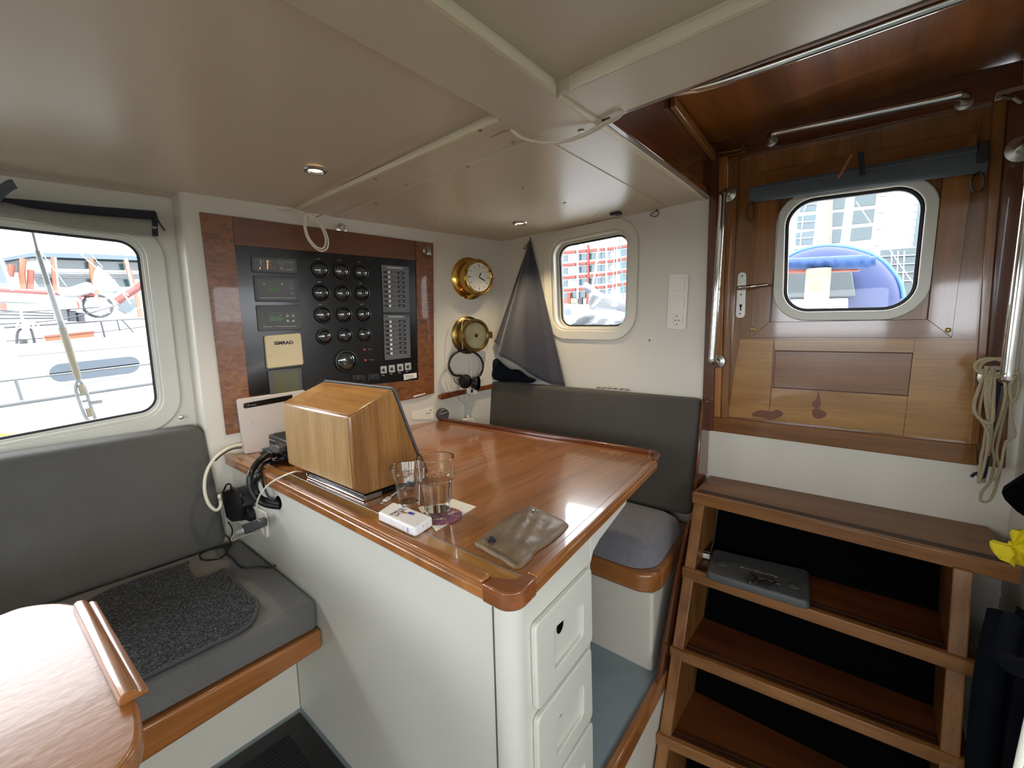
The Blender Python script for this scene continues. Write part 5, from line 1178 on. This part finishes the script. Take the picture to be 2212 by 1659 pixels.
for (x, y, z, lab) in ((681, 366, 1.697, 'lit round ceiling lamp in the left ceiling panel'), (1123, 481, 1.6815, 'lit round ceiling lamp in the far corner near the brass clock')):
    P = PZ(x, y, z); t = thing('ceiling_lamp', P, lab, 'ceiling lamp')
    MB().lathe([(.033, 0), (.033, -.003), (.030, -.0065), (.024, -.0075), (.021, -.003), (.020, .001)], P, (0, 0, 1), 36, False).build('trim_ring', M['satin'], t)
    MB().lathe([(.0225, -.001), (.016, -.002), (.0003, -.0025)], P, (0, 0, 1), 30).build('lens', M['bulb'], t)
    L_ = bpy.data.lights.new('lamp_light', 'SPOT'); L_.energy = 1.2; L_.color = (1, .78, .5); L_.spot_size = R(110); L_.spot_blend = .8; L_.shadow_soft_size = .02
    lo = bpy.data.objects.new('lamp_light', L_); COL.objects.link(lo); lo.location = P-Vector((0, 0, .012))
# blind gathered over the big window
zL = zm(0, 380, 2.764)
lb = thing('window_blind', WL(170, 460, -.05), 'rolled navy and grey fabric blind above the large left window', 'blind')
def wlp(a, c, o): return WL(*zL(a, c), o)
up_ = [(-900, 20), (-400, 75), (0, 130), (200, 145), (500, 175), (925, 208)]; md_ = [(-900, 60), (-400, 120), (0, 150), (180, 190), (500, 228), (930, 262)]; lw_ = [(-900, 120), (-400, 190), (0, 240), (180, 270), (500, 318), (942, 360)]
def strip(a, b_, o1, o2, m_, nm):
    n = 24; L = []
    A_ = spline([wlp(x, y, o1) for x, y in a], 6); B2 = spline([wlp(x, y, o2) for x, y in b_], 6)
    m = MB()
    lo_ = []
    for p, q in zip(A_, B2):
        c = (p+q)/2; h = (p-q)/2; lo_.append([c+h*math.cos(t)-NW*(.018*math.sin(t)) for t in [2*math.pi*k/12 for k in range(12)]])
    return m.loops(lo_).build(nm, M[m_], lb)
strip(up_, md_, -.055, -.05, 'blindn', 'navy_roll'); strip(md_, lw_, -.045, -.04, 'blindg', 'grey_roll')
MB().tube(spline([wlp(925, 215, -.03), wlp(945, 270, -.025), wlp(985, 328, -.025)], 6), .003, 8).build('tie_cord', M['bplastic'], lb)
MB().prism([wlp(905, 262, -.028), wlp(942, 262, -.028), wlp(945, 362, -.028), (wlp(908, 358, -.028))], -NW*.003).build('end_tab', M['blindn'], lb)
MB().tube(spline([wlp(-60, 165, .0), wlp(0, 100, .005), wlp(60, 55, .01), wlp(90, 48, .01)], 6), .012, 10).build('blue_roll_end', M['blind'], lb)
# ================================================================== LOWER RIGHT: COAT, CLOTH, BAG, POLE
zQ = zm(2040, 980, 2.443)
jk = thing('hanging_jacket', PY(2160, 1300, -.27), 'dark navy jacket hanging on the partition right of the steps', 'jacket')
def jp(a, c, y): return PY(*zQ(a, c), y)
jo = [(135, 775), (165, 735), (250, 700), (330, 640), (440, 620), (520, 640), (520, 1800), (170, 1900), (165, 1300), (150, 1000)]
jx = [[Vector((1.60, -.24, .585)), Vector((1.45, -.24, .60)), Vector((1.30, -.23, .60))]]
def jfn(s_, t_):
    x = 1.475-.42*s_; z = .545-(.055 if s_ < .1 else 0)*(1-s_/.1)-t_*1.0+.03*math.sin(s_*math.pi)
    fold = (.012*math.sin(s_*26+1.2*math.sin(t_*3))*min(1, t_*3+.3)+.005*math.sin(s_*61+t_*7))*min(1, s_*9)
    return Vector((x-.03*t_*(1-s_), -.289+fold*.85, z))
MB().grid(jfn, 60, 34).build('jacket_body', M['jacket'], jk, solid=.006, ang=180)
MB().tube(spline([Vector((1.30, -.255, .585)), Vector((1.22, -.235, .55)), Vector((1.16, -.235, .56)), Vector((1.10, -.25, .60))], 6), .016, 12).build('collar', M['jacket'], jk)
slv = [Vector((1.40, -.26, .54)), Vector((1.39, -.25, .40)), Vector((1.39, -.25, .22)), Vector((1.38, -.255, .02))]
MB().tube(spline(slv, 6), .026, 14).build('sleeve', M['jacket'], jk)
yc = thing('yellow_cloth', PZ(2190, 1190, .66), 'bright yellow cloth corner on the right end of the top step', 'cloth')
yp = [zm(2040, 980, 2.443)(a, c) for a, c in ((237, 462), (330, 478), (352, 440), (345, 415), (420, 400), (470, 440), (480, 560), (400, 592), (345, 580), (262, 527))]
yv = [PX(x, y, 1.44+.05*math.sin(i*1.7)*0+.0) for i, (x, y) in enumerate(yp)]
MB().dome([p+Vector((.012*math.sin(i*2.1), 0, 0)) for i, p in enumerate(spline(yv, 3, True))], (-1, .2, .5), .012, 7, 2.5, lambda P, t: .006*math.sin(P.y*190+P.z*120)).build('cloth_fold', M['yellow'], yc, ang=50)
MB().prism([PX(*zQ(a, c), 1.425) for a, c in ((237, 462), (345, 490), (372, 530), (350, 560), (262, 527))], (-.004, 0, .001)).build('flap', M['yellow'], yc, bevel=.001)
bgq = [PX(2162, 1063, 1.45), PX(2225, 1022, 1.45), PX(2260, 1090, 1.45), PX(2240, 1135, 1.45), PX(2195, 1105, 1.45), PX(2170, 1080, 1.45)]
tag(MB().prism(bgq, (.05, -.01, 0)).build('felt_hat', 'matte', bevel=.004), 'black felt-like item entering the frame at the right edge', 'cap')
pa_, pb_ = PY(2199, 1659, -.17), PY(2219, 1570, -.174); pd_ = (pb_-pa_)/(pb_-pa_).length
tag(MB().tube([pa_+pd_*((-.545-pa_.z)/pd_.z), pa_+pd_*((1.0-pa_.z)/pd_.z)], .004, 12).build('white_pole', 'wplastic'), 'white pole end crossing the lower right corner', 'pole')
wsw = MB().prism(rpoly([PY(*zQ(a, c), -.32) for a, c in ((203, 650), (300, 655), (300, 760), (205, 755))], .004, 3), (0, .006, 0))
tag(wsw.build('wall_switch', 'wplastic', bevel=.002), 'small white wall plate beside the right end of the steps', 'switch')
# ================================================================== OUTSIDE
X = {}
X['white'] = plain('boat_white', '#b9bcbc', .5); X['bandglass'] = plain('boat_window', '#46505a', .15)
X['brown'] = plain('boat_brown', '#7a3d2c', .5); X['orange'] = plain('boat_orange_wood', '#7c4a30', .5); X['redboom'] = plain('red_boom', '#6d2920', .4)
X['dblue'] = plain('slate_blue_roof', '#4c5a66', .6); X['wsail'] = plain('furled_sail', '#b4b6b8', .8, var=.12, vs=8)
X['water'] = plain('harbour_water', '#262e2a', .5, bmp=.3, bs=3); X['steel'] = plain('grey_wire', '#6b7075', .4); X['black'] = plain('black_rail', '#1c2026', .5)
X['red'] = plain('red_spandrel', '#743028', .7); X['bwhite'] = plain('building_white', '#bfc3c4', .7); X['bglass'] = plain('building_glass', '#2f464e', .2)
X['gglass'] = plain('building_green_glass', '#26393d', .15); X['tarp'] = plain('grey_tarpaulin', '#64686c', .6, var=.12, vs=4); X['bluec'] = plain('blue_canvas', '#143563', .7, var=.15, vs=10)
X['bluedome'] = plain('blue_dome_canvas', '#16254c', .7, var=.06, vs=4); X['bluegrey'] = plain('blue_grey_canvas', '#2a364a', .7); X['post'] = plain('weathered_post', '#6e695c', .7, var=.1, vs=20)
X['clearp'] = plain('clouded_plastic', '#2b3335', .5, var=.15, vs=5); X['yel'] = plain('yellow_line', '#9a9430', .6); X['rope'] = plain('pale_rope', '#a9aba6', .8); X['brope'] = plain('blue_rope', '#3a62a8', .7)
m = MB(); m.face([(-120, -120, -1.1), (160, -120, -1.1), (160, 160, -1.1), (-120, 160, -1.1)]); wtr = m.build('water_surface', X['water'], None, smooth=False); tag(wtr, 'dark green harbour water between the moored boats', 'water', None, 'stuff')
zE = zm(0, 500, 3.606)
Yp = lambda a, c, y: PY(*zE(a, c), y)
# stay with turnbuckle, close outside the window
ts = thing('rigging_stay', Yp(730, 1520, 2.6), 'grey wire stay with open turnbuckle just outside the large window', 'rigging')
a0, a1, a2, a3 = Yp(250, -10, 2.6), Yp(485, 750, 2.6), Yp(610, 1150, 2.6), Yp(735, 1530, 2.6)
d_ = (a1-a0).normalized()
MB().tube([a0-d_*1.2, a0], .0045, 8).tube([a0, Yp(290, 150, 2.6)], .005, 8).tube([Yp(290, 150, 2.6), a1], [.0085, .011], 10).build('covered_wire', X['steel'], ts)
MB().tube([a1, a2], [.013, .012], 12).build('sleeve', X['post'], ts)
for s_ in (-1, 1):
    MB().tube(spline([Yp(610, 1150, 2.6), Yp(625+38*s_, 1220, 2.6), Yp(665+38*s_, 1350, 2.6), Yp(705+36*s_, 1450, 2.6), Yp(725, 1490, 2.6)], 5), .006, 8).build('turnbuckle_side', X['steel'], ts)
MB().cyl(Yp(625, 1190, 2.6), Yp(660, 1270, 2.6), .012, 10).cyl(Yp(690, 1375, 2.6), Yp(712, 1440, 2.6), .012, 10).build('threaded_rod', X['post'], ts)
MB().cyl(Yp(640, 1325, 2.6), Yp(690, 1315, 2.6), .006, 8).cyl(Yp(700, 1335, 2.6), Yp(795, 1320, 2.6), .009, 8).build('cross_pin', X['steel'], ts)
MB().cyl(Yp(722, 1480, 2.6), Yp(745, 1600, 2.6), .016, 10).build('chainplate', X['post'], ts)
# own guard rail
gr_ = thing('guard_rail', Yp(100, 1300, 2.95), 'grey guard rail of the own boat outside the large window', 'railing')
MB().tube([Yp(-400, 1215, 2.95), Yp(1400, 1005, 2.95)], .0045, 8).build('top_wire', X['steel'], gr_)
MB().tube([Yp(-400, 1420, 2.95), Yp(1400, 1152, 2.95)], .009, 10).build('lower_rail', X['steel'], gr_)
MB().tube([Yp(122, 1155, 2.95), Yp(172, 1315, 2.95)], .007, 8).build('stanchion', X['steel'], gr_)
# white motor boat alongside
wb = thing('white_boat', Yp(400, 1400, 5), 'white motor boat moored alongside, with long rounded cabin window', 'boat')
MB().prism([Yp(-1200, 1100, 5), Yp(-600, 830, 5), Yp(0, 870, 5), Yp(160, 880, 5), (Yp(1500, 770, 5)), Yp(1700, 1330, 5), Yp(1250, 1370, 5), Yp(-50, 1610, 5), Yp(-1200, 1800, 5)], (0, 2.6, 0)).build('hull', X['white'], wb)
f_ = rpoly([Yp(320, 1015, 4.98), Yp(1110, 935, 4.98), Yp(1130, 1115, 4.98), Yp(360, 1215, 4.98)], .16, 6)
ww_ = MB().prism(f_, (0, .03, 0)).build('window_rim', X['bwhite'], wb)
MB().prism(grow(f_, -.03), (0, -.01, 0)).build('window_band', X['bandglass'], ww_)
MB().tube([Yp(130, 970, 4.97), Yp(1180, 886, 4.97)], .006, 6).build('rubbing_line', X['steel'], wb)
MB().prism([Yp(350, 820, 4.95), Yp(730, 780, 4.95), Yp(735, 820, 4.95), Yp(355, 858, 4.95)], (0, .5, 0)).build('hatch_box', X['orange'], wb)
MB().prism([Yp(340, 812, 4.94), Yp(735, 772, 4.94), Yp(738, 784, 4.94), Yp(342, 828, 4.94)], (0, .55, 0)).build('hatch_lid', X['brown'], wb)
for l, r_ in (([(30, 750), (950, 688), (1180, 680)], .016), ([(50, 855), (340, 830), (640, 800), (1160, 738)], .010), ([(950, 688), (1040, 785)], .014), ([(785, 700), (820, 835)], .018), ([(912, 695), (935, 775)], .014),
              ([(130, 875), (135, 790), (165, 755)], .022), ([(270, 875), (240, 760), (200, 750)], .022), ([(-200, 640), (300, 620), (780, 590)], .012), ([(-200, 730), (450, 690), (900, 580)], .012)):
    MB().tube(spline([Yp(a, c, 5.2) for a, c in l], 4), r_*.42, 7).build('deck_rail', X['black'], wb)
for a, c, r_ in ((500, 640, .035), (560, 650, .035), (630, 665, .03), (185, 870, .03)):
    P = Yp(a, c, 5.6); MB().lathe([(r_, -.06), (r_*.9, .03), (r_*1.2, .035), (.01, .045)], P, (0, 0, 1), 14).build('deck_fitting', X['black'], wb)
kn = MB()
for k in range(6):
    kn.tube(spline([Yp(190, 720, 5.15), Yp(150+30*k, 700+10*(k % 3), 5.15), Yp(130+28*k, 750, 5.15), Yp(190, 740, 5.15)], 4), .006, 6)
kn.tube([Yp(150, 560, 5.15), Yp(185, 740, 5.15)], .008, 6); kn.build('rope_knot', X['rope'], wb)
# sailing ship behind it
sh = thing('sailing_ship', Yp(700, 600, 10), 'old sailing ship with red bowsprit, anchor winch and furled white sails', 'ship')
MB().tube([Yp(-300, 430, 9), Yp(0, 455, 9), Yp(760, 500, 9)], .032, 10).build('red_boom', X['redboom'], sh)
MB().tube([Yp(900, 545, 9), Yp(1180, 360, 9), Yp(1400, 215, 9)], .062, 12).build('bowsprit', X['redboom'], sh)
MB().prism([Yp(-600, 640, 9.4), Yp(600, 680, 9.4), Yp(940, 600, 9.4), Yp(1250, 780, 9.4), Yp(1250, 900, 9.4), Yp(-600, 900, 9.4)], (0, 3, 0)).build('hull', X['white'], sh)
MB().dome(spline([Yp(a, c, 8.9) for a, c in ((760, 270), (800, 300), (870, 360), (930, 470), (860, 480), (780, 465), (740, 440), (725, 400), (730, 330))], 3, True), (0, -1, 0), .16, 6, 3, lambda P, t: .03*math.sin(P.x*22+P.z*15)).build('furled_jib', X['wsail'], sh)
MB().dome(spline([Yp(a, c, 9.0) for a, c in ((430, 470), (560, 430), (680, 395), (735, 430), (735, 470), (640, 505), (520, 515))], 3, True), (0, -1, 0), .14, 6, 3, lambda P, t: .03*math.sin(P.x*24+P.z*15)).build('furled_sail', X['wsail'], sh)
MB().dome(spline([Yp(a, c, 9.0) for a, c in ((-300, 480), (100, 500), (360, 520), (340, 560), (100, 560), (-300, 540))], 3, True), (0, -1, 0), .1, 6, 3, lambda P, t: .03*math.sin(P.x*9)).build('sail_cover', X['wsail'], sh)
wc_ = Yp(760, 580, 9.0)
for dx, rr in ((0, .16), (-.30, .13)):
    c = wc_+Vector((dx, 0, 0)); MB().tube([c+Vector((math.cos(a)*rr, 0, math.sin(a)*rr)) for a in [2*math.pi*k/24 for k in range(24)]], .022, 8, True).build('winch_wheel', X['black' if dx == 0 else 'white'], sh)
mm = MB(); c = wc_+Vector((0, -.1, 0))
for k in range(8):
    a = 2*math.pi*k/8; mm.tube(spline([c, c+Vector((math.cos(a+.5)*.08, 0, math.sin(a+.5)*.08)), c+Vector((math.cos(a)*.15, 0, math.sin(a)*.15))], 4), .016, 6)
mm.build('wheel_spokes', X['white'], sh)
MB().prism([Yp(905, 560, 9.2), Yp(1045, 520, 9.2), Yp(1060, 590, 9.2), Yp(1000, 640, 9.2), Yp(930, 600, 9.2)], (0, .3, 0)).build('blue_locker', X['bglass'], sh)
for l, r_ in (([(610, 160), (1000, 500)], .03), ([(700, 170), (800, 280)], .02), ([(290, 120), (520, 430)], .02), ([(0, 200), (100, 460)], .05), ([(430, 200), (460, 470)], .03), ([(980, 210), (1030, 430)], .05), ([(880, 370), (1020, 565)], .035), ([(1000, 640), (1130, 570)], .03)):
    MB().tube([Yp(a, c, 8.7) for a, c in l], r_*.35, 6).build('rigging_line', X['steel'], sh)
for k in range(3): MB().tube([Yp(-300, 600+40*k, 9.1), Yp(420, 640+18*k, 9.1)], .011, 6).build('rail', X['black'], sh)
# round glass-roofed quay building behind
qb = thing('quay_building', Yp(600, 400, 24), 'long quay building with slate-blue roof, brown posts and window bands', 'building')
MB().prism([Yp(-500, 240, 24), Yp(30, 215, 24), Yp(250, 190, 24), Yp(1000, 195, 24), Yp(1500, 240, 24), Yp(1500, 760, 24), Yp(-500, 760, 24)], (0, 6, 0)).build('wall', X['bwhite'], qb)
MB().prism([Yp(-500, 250, 23.6), Yp(30, 205, 23.6), Yp(240, 165, 23.6), Yp(700, 172, 23.6), Yp(1080, 192, 23.6), Yp(1500, 225, 23.6), Yp(1500, 255, 23.6), Yp(1080, 225, 23.6), Yp(250, 195, 23.6), Yp(30, 230, 23.6), Yp(-500, 280, 23.6)], (0, 7, 0)).build('roof', X['dblue'], qb)
for q in ([(440, 205), (700, 210), (710, 290), (445, 285)], [(725, 215), (970, 220), (975, 300), (735, 295)], [(1010, 228), (1200, 235), (1200, 305), (1015, 298)], [(270, 370), (410, 365), (420, 430), (300, 430)], [(450, 370), (720, 370), (720, 430), (460, 430)], [(880, 370), (1020, 372), (1020, 430), (900, 430)], [(60, 240), (170, 230), (170, 310), (60, 320)]):
    MB().prism([Yp(a, c, 23.95) for a, c in q], (0, .1, 0)).build('window', X['gglass'], qb)
for k in range(4): MB().prism([Yp(250, 318+12*k, 23.93), Yp(1300, 322+12*k, 23.93), Yp(1300, 327+12*k, 23.93), Yp(250, 323+12*k, 23.93)], (0, -.1, 0)).build('ledge', X['steel'], qb)
for l in ([(180, 210), (170, 330), (185, 450)], [(420, 205), (425, 330), (440, 465)], [(708, 210), (722, 350), (760, 520)], [(980, 225), (1010, 330), (1060, 480), (1095, 670)], [(10, 500), (30, 620)], [(610, 510), (640, 620)], [(240, 300), (235, 450)], [(90, 260), (80, 350)]):
    MB().tube([Yp(a, c, 23.4) for a, c in l], .085, 8).build('post', X['brown' if l[0][0] in (10, 610, 240, 90) else 'orange'], qb)
MB().prism([Yp(-60, 220, 22), Yp(30, 200, 22), Yp(75, 440, 22), Yp(10, 440, 22)], (0, .8, 0)).build('blue_glass_column', X['bandglass'], qb)
tag(MB().tube([Yp(-200, 1600, 3.4), Yp(60, 1590, 3.4), Yp(465, 1565, 3.4)], .014, 7).build('yellow_line', X['yel']), 'yellow mooring line low across the large window', 'rope')
# ---- through the small window
zR = zm(1180, 480, 6.636)
Xp = lambda a, c, x: PX(*zR(a, c), x)
ab = thing('apartment_block', Xp(600, 800, 80), 'white apartment block with red bands seen through the small window', 'building')
MB().prism([Xp(-100, 280, 80), Xp(560, 330, 80), Xp(1400, 150, 80), Xp(1500, 1720, 80), Xp(-200, 1720, 80)], (8, 0, 0)).build('facade', X['bwhite'], ab)
rows = [(460, 440, 400, 380, 350, 310), (640, 620, 590, 570, 545, 505), (820, 800, 765, 745, 730, 690), (1000, 975, 930, 915, 910, 875)]
xs6 = (235, 440, 600, 850, 870, 1180)
for rr in range(4):
    dy = 180*rr
    for (a0, a1) in ((235, 432), (452, 585), (600, 740), (760, 845), (875, 1000), (1015, 1180)):
        f = lambda a: 440-(a-235)*.085+dy*(1+.0*a) if a < 850 else 395-(a-850)*.16+dy*.985
        h0 = 40
        MB().prism([Xp(a0, f(a0)-h0/2, 79.7), Xp(a1, f(a1)-h0/2, 79.7), Xp(a1, f(a1)+h0/2, 79.7), Xp(a0, f(a0)+h0/2, 79.7)], (-.4, 0, 0)).build('red_band', X['red'], ab)
    for (a0, a1, gm) in ((240, 300, 'bglass'), (320, 430, 'post'), (460, 580, 'bglass'), (612, 705, 'bglass'), (725, 785, 'bglass'), (792, 840, 'bglass'), (880, 990, 'post'), (1060, 1175, 'bglass')):
        f = lambda a: 478-(a-235)*.085+dy if a < 850 else 432-(a-850)*.16+dy*.985
        MB().prism([Xp(a0, f(a0), 79.8), Xp(a1, f(a1), 79.8), Xp(a1, f(a1)+88, 79.8), Xp(a0, f(a0)+88, 79.8)], (.3, 0, 0)).build('window', X['bglass' if gm == 'bglass' else 'steel'], ab)
MB().prism([Xp(582, 320, 79.2), Xp(608, 320, 79.2), Xp(605, 1000, 79.2), Xp(585, 1000, 79.2)], (.4, 0, 0)).build('red_pier', X['red'], ab)
for a in (440, 855): MB().prism([Xp(a-9, 300, 79), Xp(a+9, 300, 79), Xp(a+12, 1100, 79), Xp(a-4, 1100, 79)], (.4, 0, 0)).build('white_pier', X['white'], ab)
for a0, a1, c0, c1_, m_ in ((300, 342, 1010, 1165, 'red'), (575, 625, 1000, 1160, 'red'), (250, 300, 1090, 1165, 'brown'), (465, 510, 1080, 1175, 'black'), (350, 450, 1090, 1160, 'post'), (530, 570, 1100, 1175, 'steel')):
    MB().prism([Xp(a0, c0, 79), Xp(a1, c0, 79), Xp(a1, c1_, 79), Xp(a0, c1_, 79)], (.4, 0, 0)).build('ground_floor_unit', X[m_], ab)
MB().prism([Xp(360, 1000, 79.5), Xp(560, 1000, 79.5), Xp(560, 1080, 79.5), Xp(360, 1080, 79.5)], (.4, 0, 0)).build('shopfront', X['gglass'], ab)
bt2 = thing('covered_boat', Xp(800, 1250, 7), 'boat under a wrinkled grey tarpaulin behind the small window', 'boat')
wrk = lambda P, t: .10*math.sin(P.y*13+P.z*16)*math.sin(P.z*9+P.y*4)
MB().dome(spline([Xp(a, c, 7) for a, c in ((575, 860), (640, 900), (720, 960), (830, 1030), (960, 1060), (1100, 1110), (1260, 1150), (1300, 1300), (1000, 1275), (800, 1262), (660, 1262), (640, 1180), (650, 1090), (600, 990), (570, 900)) ], 3, True), (-1, 0, 0), .25, 12, 3, wrk).build('tarpaulin', X['tarp'], bt2, ang=30)
MB().dome(spline([Xp(a, c, 6.4) for a, c in ((360, 1440), (420, 1360), (560, 1290), (800, 1290), (1050, 1330), (1300, 1350), (1300, 1550), (900, 1530), (500, 1520), (330, 1500))], 3, True), (-1, 0, 0), .25, 12, 3, wrk).build('tarpaulin', X['tarp'], bt2, ang=30)
wb2 = thing('white_cabin_boat', Xp(300, 1300, 12), 'white boat cabin with dark window at the lower left of the small window', 'boat')
MB().prism([Xp(-100, 1215, 12), Xp(640, 1180, 12), Xp(1300, 1240, 12), Xp(1300, 2400, 12), Xp(-100, 2400, 12)], (2, 0, 0)).build('hull', X['white'], wb2)
MB().prism([Xp(255, 1250, 11.97), Xp(350, 1250, 11.97), Xp(348, 1330, 11.97), Xp(262, 1322, 11.97)], (.02, 0, 0)).build('cabin_window', X['bandglass'], wb2)
for (a, c, a2_, c2, m_, lab, r_) in ((1055, 280, 1110, 1100, 'brope', 'blue rope hanging outside the small window', .011), (1020, 240, 1000, 1050, 'rope', 'thin pale rope left of the blue rope outside', .008), (760, 300, 670, 900, 'rope', 'slanting thick pale rope crossing the apartment block', .017), (985, 260, 950, 1040, 'rope', 'thin pale rope, second from the blue rope', .007)):
    p_, q_ = Xp(a-(a2_-a)*.3, c-(c2-c)*.3, 7.6), Xp(a2_, c2, 7.6); q_ = p_+(q_-p_)*((-1.1-p_.z)/(q_.z-p_.z))
    tag(MB().tube([p_, q_], r_, 7).build('hanging_rope', X[m_]), lab, 'rope')
# ---- through the door window
zF = zm(1670, 380, 5.183)
Dp = lambda a, c, x: PX(*zF(a, c), x)
tw = thing('white_tower', Dp(600, 500, 60), 'tall white building with blue-green windows seen through the door window', 'building')
MB().prism([Dp(-200, -200, 60), Dp(1800, -400, 60), Dp(1620, 800, 60), Dp(1300, 1880, 60), Dp(-200, 1880, 60)], (10, 0, 0)).build('facade', X['bwhite'], tw)
for q in ([(355, 250), (500, 240), (480, 385), (290, 400)], [(275, 450), (480, 430), (462, 585), (265, 592)], [(255, 640), (465, 610), (440, 765), (248, 772)], [(235, 820), (420, 800), (420, 880), (232, 880)]):
    w_ = MB().prism([Dp(a, c, 59.8) for a, c in q], (.3, 0, 0)).build('window', X['bglass'], tw)
    P0_, P1_, P2_, P3_ = [Dp(a, c, 59.7) for a, c in q]
    MB().tube([P0_.lerp(P1_, .3), P3_.lerp(P2_, .3)], .06, 5).tube([P0_.lerp(P3_, .5), P1_.lerp(P2_, .5)], .06, 5).build('glazing_bar', X['bwhite'], w_)
for q in ([(672, 225), (815, 205), (800, 362), (668, 375)], [(668, 410), (795, 400), (775, 555), (662, 562)], [(662, 600), (772, 592), (752, 745), (655, 750)], [(918, 190), (1165, 160), (1148, 320), (905, 345)], [(900, 390), (1140, 365), (1125, 515), (880, 540)], [(875, 585), (1115, 562), (1100, 705), (858, 728)], [(930, 850), (1080, 822), (1080, 880), (930, 880)]):
    MB().prism([Dp(a, c, 59.8) for a, c in q], (.3, 0, 0)).build('window', X['gglass'], tw)
for q in ([(1202, 200), (1285, 190), (1265, 222), (1200, 230)], [(1178, 395), (1258, 385), (1240, 408), (1178, 415)], [(1152, 585), (1235, 572), (1215, 595), (1150, 602)], [(1128, 768), (1210, 762), (1190, 776), (1126, 782)]):
    MB().prism([Dp(a, c, 59.8) for a, c in q], (.3, 0, 0)).build('slot_window', X['steel'], tw)
MB().prism([Dp(610, 230, 59.5), Dp(652, 225, 59.5), Dp(632, 780, 59.5), Dp(590, 780, 59.5)], (.3, 0, 0)).build('corner_strip', X['post'], tw)
for k in range(7):
    a, c = 1610-11*k, 225+85*k
    MB().prism([Dp(a-25, c, 59.2), Dp(a+30, c-25, 59.2), Dp(a+30, c+10, 59.2)], (.4, 0, 0)).build('balcony_fin', X['steel'], tw)
MB().prism([Dp(1640, 210, 59.3), Dp(1700, 200, 59.3), Dp(1640, 790, 59.3), Dp(1560, 790, 59.3)], (.3, 0, 0)).build('side_glazing', X['bglass'], tw)
gbld = thing('glass_house', Dp(1400, 1000, 40), 'low grey-green glass building on the right of the door window', 'building')
MB().prism([Dp(1200, 830, 40), Dp(1750, 790, 40), Dp(1750, 2020, 40), Dp(1200, 2020, 40)], (6, 0, 0)).build('walls', X['gglass'], gbld)
for k in range(4): MB().tube([Dp(1200, 905+95*k, 39.8), Dp(1750, 880+95*k, 39.8)], .05, 6).build('cross_bar', X['steel'], gbld)
for a in (1330, 1400, 1470): MB().tube([Dp(a, 840, 39.8), Dp(a-20, 1300, 39.8)], .035, 6).build('upright', X['bwhite'], gbld)
dm = thing('blue_spray_hood', Dp(700, 1200, 5), 'large blue rounded spray hood on the deck beyond the door', 'canopy')
do = [(100, 960), (170, 905), (300, 840), (480, 795), (640, 782), (830, 798), (1000, 840), (1130, 890), (1250, 970), (1350, 1080), (1410, 1170), (1445, 1270), (1460, 1370), (1450, 1500), (1440, 1940), (820, 1915), (400, 1915), (60, 1915), (40, 1200)]
MB().dome(spline([Dp(a, c, 5.4) for a, c in do], 3, True), (-1, 0, 0), .30, 10, 4).build('hood_canvas', X['bluedome'], dm)
MB().tube(spline([Dp(a, c, 5.3) for a, c in do[:13]], 5), .018, 8).build('piping', X['brope'], dm)
MB().prism([Dp(-60, 1080, 5.0), Dp(880, 1065, 5.0), Dp(925, 1350, 5.0), Dp(-60, 1370, 5.0)], (.06, 0, 0)).build('clear_panel', X['clearp'], dm, bevel=.01)
MB().prism([Dp(200, 1385, 4.9), Dp(828, 1370, 4.9), Dp(828, 1600, 4.9), Dp(200, 1600, 4.9)], (.2, 0, 0)).build('white_locker', X['white'], dm)
bp_ = thing('boom_cover', Dp(600, 960, 4), 'blue gathered boom cover above the spray hood', 'cover')
L = []
for k in range(31):
    t = k/30; a = -80+1230*t; top, bo = 935-60*t, 1040-5*t
    if t > .94: top += 25; bo -= 20
    w_ = .05+.012*math.sin(k*1.9)
    c0, c1_ = Dp(a, top, 3.9), Dp(a, bo+8*math.sin(k*1.4), 3.9); cc0 = (c0+c1_)/2; h = (c0-c1_)/2
    L.append([cc0+h*math.cos(q)+Vector((w_*math.sin(q), 0, 0)) for q in [2*math.pi*j/12 for j in range(12)]])
MB().loops(L).build('gathered_canvas', X['bluec'], bp_)
MB().prism([Dp(-80, 1050, 3.92), Dp(960, 1040, 3.92), Dp(965, 1062, 3.92), Dp(-80, 1095, 3.92)], (.06, 0, 0)).build('boom_plank', X['brown'], bp_, bevel=.005)
tag(MB().tube([Dp(510, 1040, 3.85), Dp(490, 1300, 3.85), Dp(430, 2080, 3.85)], .075, 20).build('deck_post', X['post']), 'weathered pale post standing beyond the door window', 'post')
tag(MB().tube([Dp(930, 290, 12), Dp(1300, 820, 12), Dp(3200, 3507, 12)], .009, 6).build('rigging_wire', X['rope']), 'thin pale wire slanting down across the door window view', 'rigging')

hb_ = [Xp(300, 1480, 6.6), Xp(1350, 1480, 6.6)]
MB().box((6.5, hb_[1].y-.3, -1.1), (8.2, hb_[0].y, hb_[0].z)).build('hull', X['white'], bt2)
tag(MB().box((1.9, -1.6, -1.1), (9.0, 1.15, .93)).build('aft_deck', X['white'], bevel=.02), 'white deck outside the wooden door, under the spray hood', 'deck')
